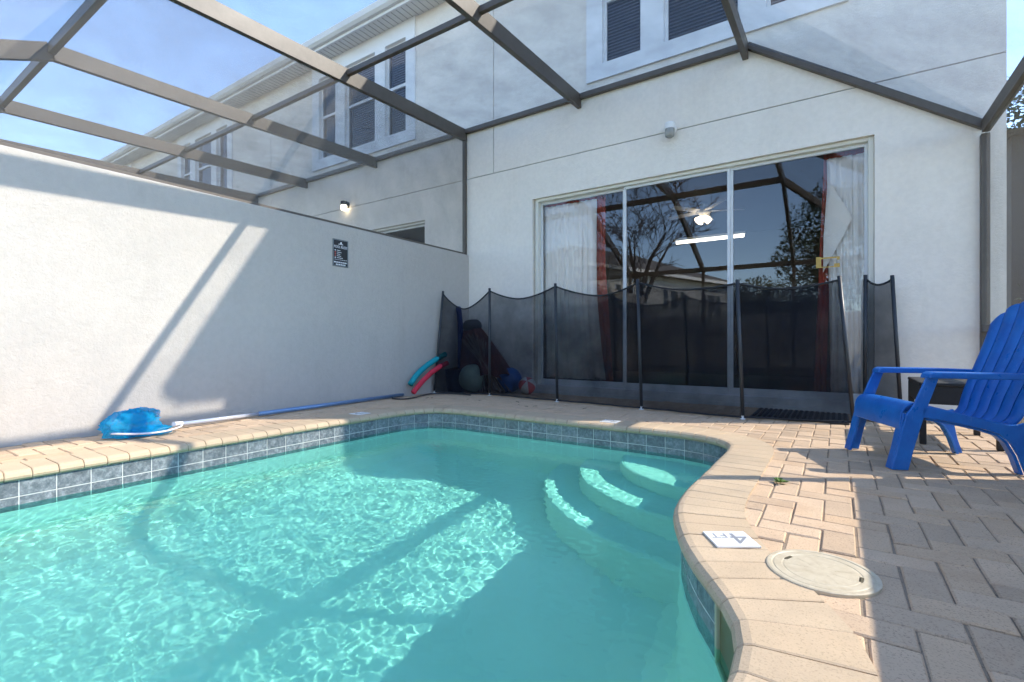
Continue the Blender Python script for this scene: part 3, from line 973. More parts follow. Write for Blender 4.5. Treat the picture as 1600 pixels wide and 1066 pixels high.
# ------------------------------------------------------------------ mesh pool fence
M['fence'] = mesh_cloth('black_fence_mesh', (.015,.018,.025), .70, .3)
M['post'] = pmat('fence_post', (.03,.033,.038), .4)
M['hem'] = pmat('fence_hem', (.016,.017,.02), .8)
def fence(root, posts, sags, seed):
    rnd = random.Random(seed)
    for i, (bx, by, tx, ty, tz) in enumerate(posts):
        b = MB(); b.tube([(bx,by,.03),(tx,ty,tz)], .0145, 12); po = b.build('post', M['post'], root, smooth=True)
        b = MB(); b.tube([(bx,by,-.004),(bx,by,.035)], .010, 10); b.lathe([(.022,0),(.022,.006),(.012,.008)], (bx,by,-.001), 14); b.build('ground_pin', M['alum'], po)
    for i in range(len(posts)-1):
        p, q = posts[i], posts[i+1]; sag = sags[i]
        k1, k2, k3 = rnd.uniform(0,6.28), rnd.uniform(0,6.28), rnd.uniform(.4,.6)
        dx, dy = q[0]-p[0], q[1]-p[1]; L = math.hypot(dx,dy); nx, ny = -dy/L, dx/L
        def f(s, t):
            z1 = (p[4]-.035)*(1-s)+(q[4]-.035)*s
            e = 1-abs((s-k3)/(k3 if s < k3 else 1-k3))**1.7
            z1 -= sag*e
            z = .012+(z1-.012)*t
            tt = z/ (p[4]*(1-s)+q[4]*s)
            x = (p[0]+dx*s)*(1-tt)+(p[2]+(q[2]-p[2])*s)*tt
            y = (p[1]+dy*s)*(1-tt)+(p[3]+(q[3]-p[3])*s)*tt
            w = math.sin(math.pi*s)
            off = w*(.018*math.sin(5*s+2.2*t+k1)+ .05*sag/.15*t*math.sin(7*s*(1-.4*t)+k2)*.6 + .010*math.sin(22*s*(1-t)+8*t+k1))
            return Vector((x+nx*off, y+ny*off, z))
        b = MB(); b.grid(f, 36, 24); po = b.build('mesh_panel', M['fence'], root, smooth=True, fix=False)
        b = MB(); b.tube([f(s/36,1.0)+Vector((0,0,.004)) for s in range(37)], .0085, 8); b.build('top_hem', M['hem'], po, smooth=True)
        b = MB(); b.tube([f(s/36,0.0)+Vector((0,0,.004)) for s in range(37)], .0085, 6); b.build('bottom_hem', M['hem'], po, smooth=True)
fa = thing('pool_fence', 'long sagging black mesh pool fence standing before the glass door', 'fence', (-1.8,4.4,0), group='mesh pool fences')
fence(fa, [(-4.085,4.42,-4.07,4.56,1.255),(-3.365,4.575,-3.365,4.575,1.25),(-2.425,4.483,-2.446,4.483,1.235),(-1.50,4.40,-1.535,4.40,1.205),(-.632,4.305,-.672,4.305,1.13),(.105,4.505,.015,4.505,1.13)], [.20,.11,.11,.06,.055], 4)
fb = thing('pool_fence', 'short folded piece of black mesh fence by the door jamb', 'fence', (.3,5.04,0), group='mesh pool fences')
fence(fb, [(.195,5.055,.20,5.04,1.185),(.432,5.014,.375,5.014,1.165)], [.05], 8)

# ------------------------------------------------------------------ toys and odds and ends in the corner
def single(b, name, mat, label, cat, group=None, **kw):
    return tag(b.build(name, mat, **kw), label, cat, group)
def foam(col): return pmat('foam', col, .75)
single(MB().tube([(-4.06,3.99,.14),(-4.07,4.07,.21),(-4.085,4.17,.275),(-4.09,4.30,.345),(-4.09,4.45,.41),(-4.09,4.62,.47)], .034, 16), 'pool_noodle', foam((.0,.29,.33)), 'teal foam pool noodle leaning on the garden wall', 'pool noodle', 'pool noodles', smooth=True)
single(MB().tube([(-4.0,3.98,.05),(-4.01,4.06,.11),(-4.02,4.16,.175),(-4.03,4.30,.255),(-4.035,4.45,.32),(-4.04,4.6,.36)], .030, 16), 'pool_noodle', foam((.62,.03,.06)), 'red foam pool noodle resting below the teal one', 'pool noodle', 'pool noodles', smooth=True)
single(MB().tube([(-4.07,4.86,.01),(-4.06,4.88,.3),(-4.07,4.90,.6),(-4.085,4.91,.85),(-4.08,4.88,1.0),(-4.05,4.83,1.06)], .036, 14), 'pool_noodle', foam((.012,.03,.15)), 'dark blue foam noodle upright in the corner behind the mesh', 'pool noodle', 'pool noodles', smooth=True)
m = pmat('green_rubber', (.30,.40,.33), .35)
single(MB().ball((-3.735,4.73,.178), .176, 28, 18), 'exercise_ball', m, 'large pale green ball on the deck behind the mesh fence', 'ball', 'balls in the corner', smooth=True)
single(MB().ball((-3.36,4.98,.158), .155, 28, 18), 'play_ball', pmat('blue_rubber', (.03,.12,.40), .35), 'blue ball behind the folded umbrella', 'ball', 'balls in the corner', smooth=True)
bb = thing('beach_ball', 'small pink and white panelled beach ball by the door jamb', 'ball', (-3.07,4.93,0), 'balls in the corner')
for k in range(6):
    b = MB(); c = Vector((-3.07,4.93,.105)); Rm = Matrix.Rotation(R(50),3,'X') @ Matrix.Rotation(R(25),3,'Y')
    def f(s, t, k=k):
        a = R(60*k+60*s); th_ = math.pi*(.001+.998*t)
        return c + Rm @ Vector((math.sin(th_)*math.cos(a), math.sin(th_)*math.sin(a), math.cos(th_)))*.104
    b.grid(f, 6, 14); b.build('panel', pmat('vinyl_pink' if k % 2 else 'vinyl_white', ((.75,.16,.17) if k % 2 else (.8,.8,.78)), .3), bb, smooth=True, fix=False)
# closed umbrella leaning in the corner, top up, ribs splayed to the deck
um = thing('folded_umbrella', 'dark red folded umbrella with loose ribs slumped in the corner behind the mesh', 'umbrella', (-3.6,4.85,0))
top = Vector((-3.90,4.93,.80)); 
def ucl(s, t):
    a = 2*math.pi*s
    base = top.lerp(Vector((-3.62,4.85,.22)), t)
    r = .12+.23*t**.8
    r *= 1+.16*math.sin(11*a+3*t)+.07*math.sin(5*a)
    return base + Vector((math.cos(a)*r*.95, math.sin(a)*r*.55, -.02*t*math.sin(7*a)))
b = MB(); b.grid(ucl, 96, 14); b.build('canopy', pmat('maroon_canvas', (.105,.028,.022), .9), um, smooth=True, fix=False)
b = MB(); b.lathe([(.11,-.03),(.125,.02),(.12,.06),(.09,.095),(.03,.105),(0,.105)], top, 20, (-.2,.1,1)); b.build('cap', pmat('grey_cap', (.05,.05,.055), .6), um, smooth=True)
for k in range(24):
    s = k/23
    e = Vector((-3.66+.40*s, 4.80-.02*s+.08*math.sin(5*k), .02)); st = ucl(.97-.42*s, .12+.2*random.random())+Vector((.02,-.03,0))
    mid = st.lerp(e,.5)+Vector((.05,-.075,.06))
    b = MB(); b.tube([st,mid,e], .0065, 6); b.build('rib', pmat('weathered_wood', (.17,.115,.08), .8) if k == 0 else bpy.data.materials['weathered_wood'], um)
b = MB(); b.tube([top, Vector((-3.5,4.84,.02))], .018, 10); b.build('pole', M['blackplastic'], um)
bu = thing('tub', 'dark blue plastic tub low in the corner behind the mesh', 'tub', (-3.96,4.66,0))
b = MB(); b.lathe([(0,.0),(.105,.0),(.135,.27),(.145,.27),(.145,.285),(.128,.285),(.10,.02),(0,.02)], (-3.955,4.67,.0), 28, cap=False); b.build('shell', pmat('navy_plastic', (.012,.02,.055), .4), bu, smooth=False)
b = MB(); b.ball((-3.955,4.67,.24), .12, 20, 10, (1,1,.55)); b.build('contents', pmat('dark_cloth', (.05,.018,.02), .9), bu, smooth=True)

# hose lying along the wall
hs = [(-4.06,3.72,.012),(-3.98,3.66,.012),(-3.86,3.70,.012),(-3.86,3.86,.012),(-3.94,4.06,.012),(-3.98,4.25,.012),(-3.86,4.38,.012),(-3.66,4.42,.012),(-3.50,4.40,.012)]
hp = []
for i in range(len(hs)-1):
    p0,p1,p2,p3 = (Vector(hs[max(0,min(len(hs)-1,i+k))]) for k in (-1,0,1,2))
    for j in range(8):
        t=j/8; hp.append(.5*((2*p1)+(-p0+p2)*t+(2*p0-5*p1+4*p2-p3)*t*t+(-p0+3*p1-3*p2+p3)*t**3))
single(MB().tube(hp, .0075, 8), 'cord', M['blackplastic'], 'thin dark cord snaking over the pavers below the noodles', 'cord', smooth=True)

# ------------------------------------------------------------------ leaf net
net = thing('leaf_net', 'bright blue leaf net on a long pole lying along the garden wall', 'pool net', (-3.86,1.30,0))
M['netblue'] = mesh_cloth('blue_net', (.02,.48,.80), .62, .55)
frame = []
FC = Vector((-3.85,1.36,.045))
for k in range(33):
    a = 2*math.pi*k/32
    frame.append(FC+Vector((math.sin(a)*.155, math.cos(a)*.20, .018*math.sin(a)+.012*math.cos(2*a)-.02)))
b = MB(); b.tube(frame, .006, 8, caps=False); b.build('frame', M['trim'], net, smooth=True)
def rid(v): return 1-2*abs(noise.noise(v))
def crumple(c, rad, seed, nu, nv, cut):
    """limp crumpled netting: a flattened lobe with sharp creases"""
    c = Vector(c); b = MB(); sd = Vector((seed, seed*1.7, seed*.6))
    def f(s_, t):
        a = 2*math.pi*s_; th_ = math.pi*(.02+cut*t)
        d = Vector((math.sin(th_)*math.cos(a), -math.cos(th_), math.sin(th_)*math.sin(a)))
        k = 1+.30*rid(d*1.3+sd)+.16*rid(d*3.1+sd)+.07*rid(d*7+sd)-.25
        q = c+Vector((d.x*rad[0]*k, d.y*rad[1]*k, d.z*rad[2]*k))
        q.z = max(q.z, .005+.006*abs(noise.noise(q*30)))
        return q
    b.grid(f, nu, nv)
    return b
crumple((-3.875,1.285,.06), (.115,.145,.10), 3.1, 72, 44, .80).build('net_bag', M['netblue'], net, smooth=True, fix=False)
crumple((-3.945,1.35,.12), (.055,.11,.05), 8.4, 48, 30, .86).build('net_fold', M['netblue'], net, smooth=True, fix=False)
crumple((-3.80,1.36,.03), (.07,.12,.035), 5.7, 48, 30, .86).build('net_tail', M['netblue'], net, smooth=True, fix=False)
b = MB(); b.tube([(-3.88,1.53,.045),(-3.925,1.60,.035)], .016, 10); b.build('yoke', M['trim'], net)
b = MB(); b.tube([(-3.92,1.585,.033),(-4.02,2.32,.022)], .0145, 12); b.build('pole_end', pmat('pale_pole', (.62,.65,.72), .3, .4), net, smooth=True)  # thinner end section in a paler tone
b = MB(); b.tube([(-4.00,2.20,.024),(-4.115,3.93,.022)], .019, 12); b.build('pole', pmat('blue_anodised_pole', (.16,.27,.45), .3, .3), net, smooth=True)

# ------------------------------------------------------------------ pool sign
def text(body, size, mat, parent, Mw, name='lettering', depth=.0006):
    cu = bpy.data.curves.new(name, 'FONT'); cu.body = body; cu.size = size; cu.align_x = 'CENTER'; cu.extrude = depth
    o = bpy.data.objects.new(name, cu); COL.objects.link(o)
    bpy.context.view_layer.update()
    me = bpy.data.meshes.new_from_object(o.evaluated_get(bpy.context.evaluated_depsgraph_get()))
    bpy.data.objects.remove(o)
    me.transform(Mw); off = wloc(parent); me.transform(Matrix.Translation(-off))
    me.materials.clear(); me.materials.append(mat)
    o = bpy.data.objects.new(name, me); COL.objects.link(o); o.parent = parent
    return o
sy0, sy1, sz0, sz1 = 3.022, 3.205, 1.378, 1.650
sg = thing('pool_sign', 'small black pool rules sign with white lettering on the garden wall', 'sign', (XW,(sy0+sy1)/2,sz0))
b = MB(); b.box((XW+.001,sy0,sz0),(XW+.006,sy1,sz1)); b.build('plate', pmat('sign_black', (.015,.016,.02), .45), sg, bevel=.002)
wm_ = pmat('sign_white', (.72,.74,.75), .6); rm_ = pmat('sign_red', (.5,.10,.08), .6); gm_ = pmat('sign_grey', (.20,.23,.24), .5)
b = MB(); e=.005
for a0,a1,c0,c1 in ((sy0+.003,sy1-.003,sz0+.003,sz0+.003+e*1.4),(sy0+.003,sy1-.003,sz1-.003-e*1.4,sz1-.003),(sy0+.003,sy0+.003+e*1.4,sz0+.012,sz1-.012),(sy1-.003-e*1.4,sy1-.003,sz0+.012,sz1-.012)):
    b.box((XW+.0061,a0,c0),(XW+.0068,a1,c1))
b.build('border', gm_, sg)
# local text frame: reading direction +Y? seen from the pool side the wall faces +X, so text runs toward +Y
def SM(y, z): return Matrix(((0,0,1,XW+.0065),(1,0,0,y),(0,1,0,z),(0,0,0,1)))
ym = (sy0+sy1)/2
text('POOL RULES', .030, wm_, sg, SM(ym, sz1-.088) @ Matrix.Scale(.93,4,(1,0,0)) @ Matrix.Scale(1.25,4,(0,1,0)))
b = MB()
b.ball((XW+.0064,ym+.005,sz1-.032),.009,10,8,(.08,1,1)); b.box((XW+.0062,ym-.03,sz1-.052),(XW+.0068,ym+.03,sz1-.047))
b.prism([(ym-.018,sz1-.045),(ym+.022,sz1-.045),(ym+.012,sz1-.034),(ym-.004,sz1-.036)], lambda a,c,t: Vector((t,a,c)), XW+.0062, XW+.0068); b.build('swimmer_mark', wm_, sg)
bw = MB(); br_ = MB()
for k in range(5):
    z = sz1-.106-.0185*k
    (bw if k < 1 or k == 4 else br_).box((XW+.0062,sy0+.022,z-.011),(XW+.0068,sy0+.034,z))
    bw.box((XW+.0062,sy0+.046,z-.008),(XW+.0068,sy0+.046+(.042,.055,.04,.05,.07)[k],z-.003))
for z,a,c,h in ((sz1-.202,.02,.165,.004),(sz1-.224,.014,.168,.012),(sz1-.246,.035,.148,.012)):
    y = sy0+a
    while y < sy0+c:
        wdt = random.uniform(.012,.026); bw.box((XW+.0062,y,z-h),(XW+.0068,min(y+wdt,sy0+c),z)); y += wdt+.005
bw.build('fine_print', wm_, sg); br_.build('red_icons', rm_, sg)

# ------------------------------------------------------------------ skimmer lid and depth markers
lid = thing('skimmer_lid', 'round cream plastic skimmer lid set into the pavers', 'lid', (LID.x, LID.y, 0))
mc = pmat('cream_plastic', (.66,.60,.48), .5)
nt,n,l = nodes(mc); l.new(ramp(nt, tex_noise(nt, 25, 5, .7), [(.3,(.47,.39,.265)),(.6,(.58,.50,.36))]), n['Principled BSDF'].inputs['Base Color'])
b = MB(); b.lathe([(0,.0042),(.088,.0042),(.090,.0034),(.093,.0034),(.095,.0045),(.113,.0045),(.115,.0034),(.118,.0034),(.120,.005),(.129,.005),(.1325,.0035),(.133,.001),(.133,-.03)], (LID.x,LID.y,-.0015), 56, cap=False); b.build('cover', mc, lid, smooth=False)
for a in (R(155), R(-5)):
    c = Vector((LID.x+math.cos(a)*.093, LID.y+math.sin(a)*.093, .0012)); Mx = Matrix.Translation(c) @ Matrix.Rotation(a,4,'Z')
    b = MB(); b.box((-.009,-.016,0),(.009,.016,.0015), Mx); b.build('finger_slot', pmat('slot_dark', (.10,.085,.05), .9), lid)
b = MB()
for k in range(9):
    a = R(20+k*40); Mx = Matrix.Translation((LID.x,LID.y,.0024)) @ Matrix.Rotation(a,4,'Z'); b.box((.03,-.0022,0),(.078,.0022,.0006), Mx)
b.build('moulded_rib', mc, lid)
b = MB(); b.lathe([(.134,-.012),(.150,-.010),(.150,-.03),(.134,-.03)], (LID.x,LID.y,.0), 48, cap=False); b.build('mortar_ring', pmat('ring_grit', (.25,.16,.09), .95), lid)
tile_w = pmat('white_marker_tile', (.80,.80,.78), .3); ink = pmat('marker_ink', (.27,.28,.30), .5)
def marker(c, ang, w, h, label):
    r = thing('depth_marker', label, 'depth marker', (c[0],c[1],0), 'depth markers on the coping')
    Mx = Matrix.Translation((c[0],c[1],.0035)) @ Matrix.Rotation(ang,4,'Z')
    b = MB(); b.box((-w/2,-h/2,-.004),(w/2,h/2,.002), Mx); b.build('tile', tile_w, r, bevel=.001)
    text('4', h*.95, ink, r, Mx @ Matrix.Translation((-w*.20,-h*.33,.0022)), depth=.0003)
    text('FT', h*.42, ink, r, Mx @ Matrix.Translation((w*.22,-h*.33,.0022)), depth=.0003)
marker((-.276,1.650), R(33)+math.pi, .132, .118, 'white depth tile reading 4 FT on the coping beside the skimmer lid')
marker((-3.44,2.78), R(90), .132, .118, 'white depth tile on the coping by the garden wall')
marker((-1.47,3.585), R(180), .132, .118, 'white depth tile on the coping under the mesh fence')

# ------------------------------------------------------------------ door mat and odd stone
mt = thing('door_mat', 'black slatted rubber mat on the deck before the glass door', 'mat', (-.25,4.75,0))
b = MB(); b.box((-.60,4.45,-.002),(.08,5.02,.010)); b.build('base', M['blackplastic'], mt, bevel=.003)
for k in range(17):
    x = -.585+k*.0395
    b = MB(); b.box((x,4.47,.0102),(x+.022,5.0,.019)); b.build('slat', pmat('rubber_grey', (.045,.047,.052), .7) if k == 0 else bpy.data.materials['rubber_grey'], mt, bevel=.002)
b = MB(); b.ball((.26,4.78,.014), .075, 14, 8, (1,.6,.25)); 
tag(b.build('stone', speckled('tan_stone', (.32,.27,.19), (.2,.16,.1)), smooth=True), 'flat tan stone on the pavers at the foot of the short fence piece', 'stone')

# weed and leaf litter
wd = MB()
for k in range(16):
    a = random.uniform(0,6.28); L = random.uniform(.015,.045); z = random.uniform(.006,.018); w = L*.28
    c = Vector((-.208,2.435,.002)); d = Vector((math.cos(a),math.sin(a),0)); s = Vector((-d.y,d.x,0))
    wd.add([c, c+d*L*.5+s*w+Vector((0,0,z)), c+d*L+Vector((0,0,z*.8)), c+d*L*.5-s*w+Vector((0,0,z))], [(0,1,2,3)])
tag(wd.build('weed', pmat('weed_green', (.12,.20,.04), .8), fix=False), 'small green weed growing in a paver joint by the coping', 'weed')
lf = [(-3.75,3.92),(-3.72,3.98),(-3.78,4.02),(-3.3,4.12),(-3.12,4.10),(-2.7,4.18),(-2.45,3.95),(-2.3,4.2),(-2.42,3.98),(-2.62,4.05),(-1.95,4.1),(-3.95,3.88)]
lm = pmat('dry_leaf', (.06,.045,.02), .9)
def leafmesh():
    b = MB()
    b.add([(0,0,.001),(.012,.007,.006),(.028,.005,.004),(.036,0,.008),(.028,-.006,.005),(.012,-.008,.007)], [(0,1,2,3,4,5)])
    me = b.mesh('leaf'); me.materials.append(lm); return me
lme = leafmesh()
for x, y in lf:
    o = bpy.data.objects.new('fallen_leaf', lme); COL.objects.link(o); o.location = (x,y,.001); o.rotation_euler = (0,0,random.uniform(0,6.28)); o.scale = (random.uniform(.8,1.5),)*3
    tag(o, 'dry brown leaf scrap lying on the pavers between pool and fence', 'leaf', 'leaf scraps on the deck')

# ------------------------------------------------------------------ blue chair
A = R(22); CU = Vector((math.cos(A), math.sin(A), 0)); CV = Vector((-math.sin(A), math.cos(A), 0)); CO = Vector((.264, 3.012, 0))
def C(u, z, v): return CO + CU*u + CV*v + Vector((0,0,z))
blue = pmat('blue_plastic', (.005,.11,.55), .32, spec=.5)
nt,n,l = nodes(blue); p = n['Principled BSDF']
cb = ramp(nt, tex_noise(nt, 9, 4, .65), [(.35,(.004,.11,.43)),(.7,(.010,.165,.54))])
fade = ramp(nt, tex_noise(nt, 2.5, 6, .7), [(.50,(0,0,0)),(.78,(.40,.40,.40))])
cb = mixc(nt, fade, cb, (.06,.21,.60))
scr = ramp(nt, tex_noise(nt, 60, 2, .8, mapping=(1,1,.12)), [(.66,(0,0,0)),(.74,(.35,.35,.35))])
cb = mixc(nt, scr, cb, (.16,.30,.60))
l.new(cb, p.inputs['Base Color'])
l.new(ramp(nt, tex_noise(nt, 14, 4, .7), [(.3,(.24,.24,.24)),(.75,(.52,.52,.52))]), p.inputs['Roughness'])
l.new(bump(nt, tex_noise(nt, 350, 2, .6), .12, .001), p.inputs['Normal'])
ch = thing('garden_chair', 'bright blue plastic slatted garden chair on the sunny pavers', 'chair', tuple(CO))
W = .50                                # overall width
def smooth_path(P_, n_):
    out_ = []
    for i in range(len(P_)-1):
        p0,p1,p2,p3 = (Vector(P_[max(0,min(len(P_)-1,i+k))]) for k in (-1,0,1,2))
        for j in range(n_):
            t=j/n_; out_.append(.5*((2*p1)+(-p0+p2)*t+(2*p0-5*p1+4*p2-p3)*t*t+(-p0+3*p1-3*p2+p3)*t**3))
    out_.append(Vector(P_[-1])); return out_
# seat shell: apron, rolled front edge, seat
sp = smooth_path([(.004,.195,0),(.006,.25,0),(.018,.296,0),(.05,.318,0),(.09,.314,0),(.20,.288,0),(.34,.250,0),(.475,.222,0)], 5)
def ribbon(path, v0f, v1f, th_, nseg=6, crown=0.0, nrm_sign=1):
    b = MB(); n_ = len(path); top_=[]; 
    for i, q in enumerate(path):
        d = path[min(i+1,n_-1)]-path[max(i-1,0)]; d.normalize()
        nr_ = Vector((-d.y, d.x, 0))*nrm_sign
        s_ = i/(n_-1); row=[]
        for side in (1, 0):
            for k in range(nseg+1):
                t = k/nseg if side else 1-k/nseg
                v = v0f(s_)+(v1f(s_)-v0f(s_))*t
                c_ = crown*(1-(2*t-1)**2)
                o_ = q + nr_*((th_/2 if side else -th_/2)+c_)
                row.append(C(o_.x, o_.y, v))
        top_ += row
    m_ = 2*(nseg+1); f = []
    for i in range(n_-1):
        for k in range(m_):
            f.append((i*m_+k, i*m_+(k+1)%m_, (i+1)*m_+(k+1)%m_, (i+1)*m_+k))
    f.append(tuple(range(m_-1,-1,-1))); f.append(tuple(range((n_-1)*m_, n_*m_)))
    b.add(top_, f); return b
NS = 5
ribbon(sp[:22], lambda s: .02, lambda s: W-.02, .012, 12, .004).build('seat_front', blue, ch, smooth=False, bevel=.004)
for k in range(NS):
    a0 = .028+(W-.056)*k/NS; a1 = .028+(W-.056)*(k+1)/NS
    ribbon(sp[21:], lambda s, a0=a0: a0+.004, lambda s, a1=a1: a1-.004, .012, 4, .002).build('seat_slat', blue, ch, bevel=.003)
# back: slats fanning to a rounded top
bp_ = smooth_path([(.475,.222,0),(.508,.262,0),(.530,.33,0),(.565,.42,0),(.612,.53,0),(.655,.64,0),(.69,.74,0),(.715,.83,0)], 6)
def back_pt(sv, c):
    n_ = len(bp_)-1; x = max(0.0, min(1.0, sv))*n_; i = min(int(x), n_-1)
    q = bp_[i].lerp(bp_[i+1], x-i); d = (bp_[i+1]-bp_[i]).normalized()
    return q, Vector((-d.y, d.x, 0)), W/2+c*(.205+.055*sv)
for k in range(6):
    c0 = (k-3)/3+.012; c1 = (k-2)/3-.012
    nv, nu_ = 30, 6
    front = []; rear = []
    for j in range(nv+1):
        for i in range(nu_+1):
            t = i/nu_; c = c0+(c1-c0)*t
            sv = j/nv*(1-.20*abs(c)**2.2)
            q, nr_, vv = back_pt(sv, c)
            cr_ = .006*(1-(2*t-1)**2)-.004*max(0, abs(2*t-1)-.7)/.3
            f_ = q+nr_*(.006+cr_); r_ = q-nr_*.008
            front.append(C(f_.x, f_.y, vv)); rear.append(C(r_.x, r_.y, vv))
    b = MB(); n1_ = nu_+1; F = []
    off_ = len(front)
    for j in range(nv):
        for i in range(nu_):
            a_ = j*n1_+i; F += [(a_, a_+1, a_+n1_+1, a_+n1_), (off_+a_, off_+a_+n1_, off_+a_+n1_+1, off_+a_+1)]
        F += [(j*n1_, (j+1)*n1_, off_+(j+1)*n1_, off_+j*n1_), (j*n1_+nu_, off_+j*n1_+nu_, off_+(j+1)*n1_+nu_, (j+1)*n1_+nu_)]
    for i in range(nu_):
        F += [(i, off_+i, off_+i+1, i+1), (nv*n1_+i, nv*n1_+i+1, off_+nv*n1_+i+1, off_+nv*n1_+i)]
    b.add(front+rear, F)
    o = b.build('back_slat', blue, ch, smooth=True)
    o.data.set_sharp_from_angle(angle=R(40))
# backing rib behind the slats
ribbon(bp_[4:30], lambda s: W/2-.19-.045*s, lambda s: W/2+.19+.045*s, .006, 6, -.016).build('back_web', blue, ch)
def side(v, sgn, nm):
    """legs and arm of one side; v is the outer face, sgn points inward"""
    t0, t1 = v, v+sgn*.05
    fn = lambda a, c_, t: C(a, c_, t)
    leg = [(-.045,0),(.028,0),(.05,.10),(.085,.23),(.120,.345),(.155,.448),(.106,.456),(.078,.39),(.05,.315),(.018,.27),(.002,.20),(-.02,.10)]
    b = MB(); b.prism(leg, fn, t0, t0+sgn*.014)
    # return flange that gives the leg its angle section
    fl = [(-.045,0),(-.030,0),(-.002,.10),(.020,.20),(.035,.27),(.010,.275),(.000,.20),(-.02,.10)]
    b.prism(fl, fn, t0+sgn*.0142, t0+sgn*.062)
    b.build('front_leg', blue, ch, bevel=.004)
    rail = [(.085,.30),(.12,.312),(.25,.278),(.36,.250),(.44,.232),(.475,.236),(.50,.245),(.508,.235),(.50,.215),(.505,.16),(.52,.08),(.545,0),(.505,0),(.475,.09),(.44,.155),(.40,.19),(.33,.212),(.22,.236),(.085,.258)]
    b = MB(); b.prism(rail, fn, t0, t0+sgn*.014)
    fl = [(.505,0),(.475,.09),(.44,.155),(.40,.19),(.33,.212),(.22,.236),(.11,.254),(.11,.242),(.22,.224),(.33,.199),(.395,.177),(.43,.145),(.462,.085),(.49,0)]
    b.prism(fl, fn, t0+sgn*.0142, t0+sgn*.052)
    b.build('rear_leg', blue, ch, bevel=.003)
    b = MB()
    ap = [(.104,.446),(.110,.468),(.13,.478),(.40,.476),(.60,.470),(.66,.468),(.66,.440),(.60,.441),(.40,.446),(.165,.447)]
    b.prism(ap, fn, t0-sgn*.016, t0+sgn*.060)
    b.build('arm', blue, ch, bevel=.006)
side(.0, 1, 'near'); side(W, -1, 'far')

# ------------------------------------------------------------------ black wicker table behind the chair
tb_ = thing('wicker_table', 'low black wicker side table tucked behind the blue chair', 'table', (.62,4.15,0))
wick = pmat('black_wicker', (.016,.015,.014), .6)
nt,n,l = nodes(wick); p = n['Principled BSDF']
wv = n.new('ShaderNodeTexChecker'); wv.inputs['Scale'].default_value = 70; l.new(pos(nt), wv.inputs['Vector'])
l.new(bump(nt, wv.outputs['Fac'], .8, .006), p.inputs['Normal'])
x0,x1,y0,y1 = .42,.80,3.86,4.46
b = MB(); b.box((x0,y0,.352),(x1,y1,.376)); b.build('top', wick, tb_, bevel=.008)
for a,c in (((x0+.012,y0+.005,.245),(x1-.012,y0+.02,.352)),((x0+.012,y1-.02,.245),(x1-.012,y1-.005,.352)),((x0+.005,y0+.02,.245),(x0+.02,y1-.02,.352)),((x1-.02,y0+.02,.245),(x1-.005,y1-.02,.352))):
    b = MB(); b.box(a,c); b.build('apron', wick, tb_, bevel=.003)
for x in (x0+.003,x1-.035):
    for y in (y0+.003,y1-.035):
        b = MB(); b.box((x,y,-.002),(x+.032,y+.032,.351)); b.build('leg', wick, tb_, bevel=.004)

# ------------------------------------------------------------------ outside the screens
b = MB(); b.box((1.45,4.9,-.16),(1.50,9.5,.55)); 
tag(b.build('low_wall', M['stucco_wall'], bevel=.004), 'low white wall outside the screen past the chair', 'wall')
def leafy(root, blobs, nleaf, size, mat, seed, name='crown'):
    rnd = random.Random(seed); b = MB()
    tot = sum(r**2 for _,r in blobs)
    for c, r in blobs:
        c = Vector(c)
        for _ in range(int(nleaf*r*r/tot)):
            d = Vector((rnd.gauss(0,1),rnd.gauss(0,1),rnd.gauss(0,1))).normalized()
            rr = r*(.45+.62*rnd.random()**.5)
            q = c+d*rr*(1+.25*noise.noise(d*2.3+c))
            s = size*rnd.uniform(.6,1.4)
            e1 = Vector((rnd.gauss(0,1),rnd.gauss(0,1),rnd.gauss(0,.6))).normalized(); e2 = e1.cross(d).normalized()*.5
            b.add([q-e1*s*.5, q+e2*s*.5, q+e1*s*.5, q-e2*s*.5], [(0,1,2,3)])
    return b.build(name, mat, root, fix=False)
leafm = []
for nm, c0, c1 in (('evergreen_leaf',(.012,.028,.010),(.045,.075,.022)),('olive_leaf',(.035,.045,.018),(.10,.105,.045))):
    m = pmat(nm, c1, .6); nt,n,l = nodes(m)
    l.new(ramp(nt, tex_noise(nt, 2.2, 3, .6), [(.35,c0),(.7,c1)]), n['Principled BSDF'].inputs['Base Color']); leafm.append(m)
bark = pmat('bark', (.10,.075,.055), .95)
def tree(label, base, h, blobs, nleaf, size, mat, seed, group='trees around the houses'):
    r = thing('tree', label, 'tree', base, group)
    b = MB(); bz = Vector(base); rnd = random.Random(seed)
    b.tube([bz, bz+Vector((.1,.05,h*.35)), bz+Vector((-.05,.1,h*.7))], [.16*h/6,.12*h/6,.05*h/6], 9)
    for c,_ in blobs:
        c = Vector(c); s_ = bz+Vector((.05,.05,h*.35*rnd.uniform(.8,1.3))); b.tube([s_, s_.lerp(c,.55)+Vector((0,0,.2)), c], [.06*h/6,.04*h/6,.015], 6)
    b.build('trunk', bark, r)
    leafy(r, blobs, nleaf, size, mat, seed)
    return r
tree('dark evergreen tree mirrored in the right pane of the glass door', (-.4,-8.2,-.16), 5.2, [((-.5,-8.2,4.3),1.0),((-.9,-8.0,3.3),.9),((.2,-8.3,3.6),1.0),((-.2,-8.1,2.4),1.0),((.5,-8.4,4.9),.8),((-.3,-8.3,5.2),.6)], 12000, .10, leafm[0], 2)
tree('round distant tree mirrored low in the glass door', (-4.3,-26,-.16), 5, [((-4.6,-26,3.6),1.4),((-3.2,-26,3.2),1.3),((-5.8,-26.3,3.1),1.2),((-1.8,-26,2.7),1.2)], 6000, .2, leafm[1], 3)
tree('tall dark tree rising past the end of the house', (5.8,24.5,-.16), 9.5, [((5.4,25,8.6),1.6),((6.6,24.6,7.2),1.8),((5.2,24.3,6.2),1.5),((6.9,25,9.6),1.2)], 9000, .18, leafm[0], 4)
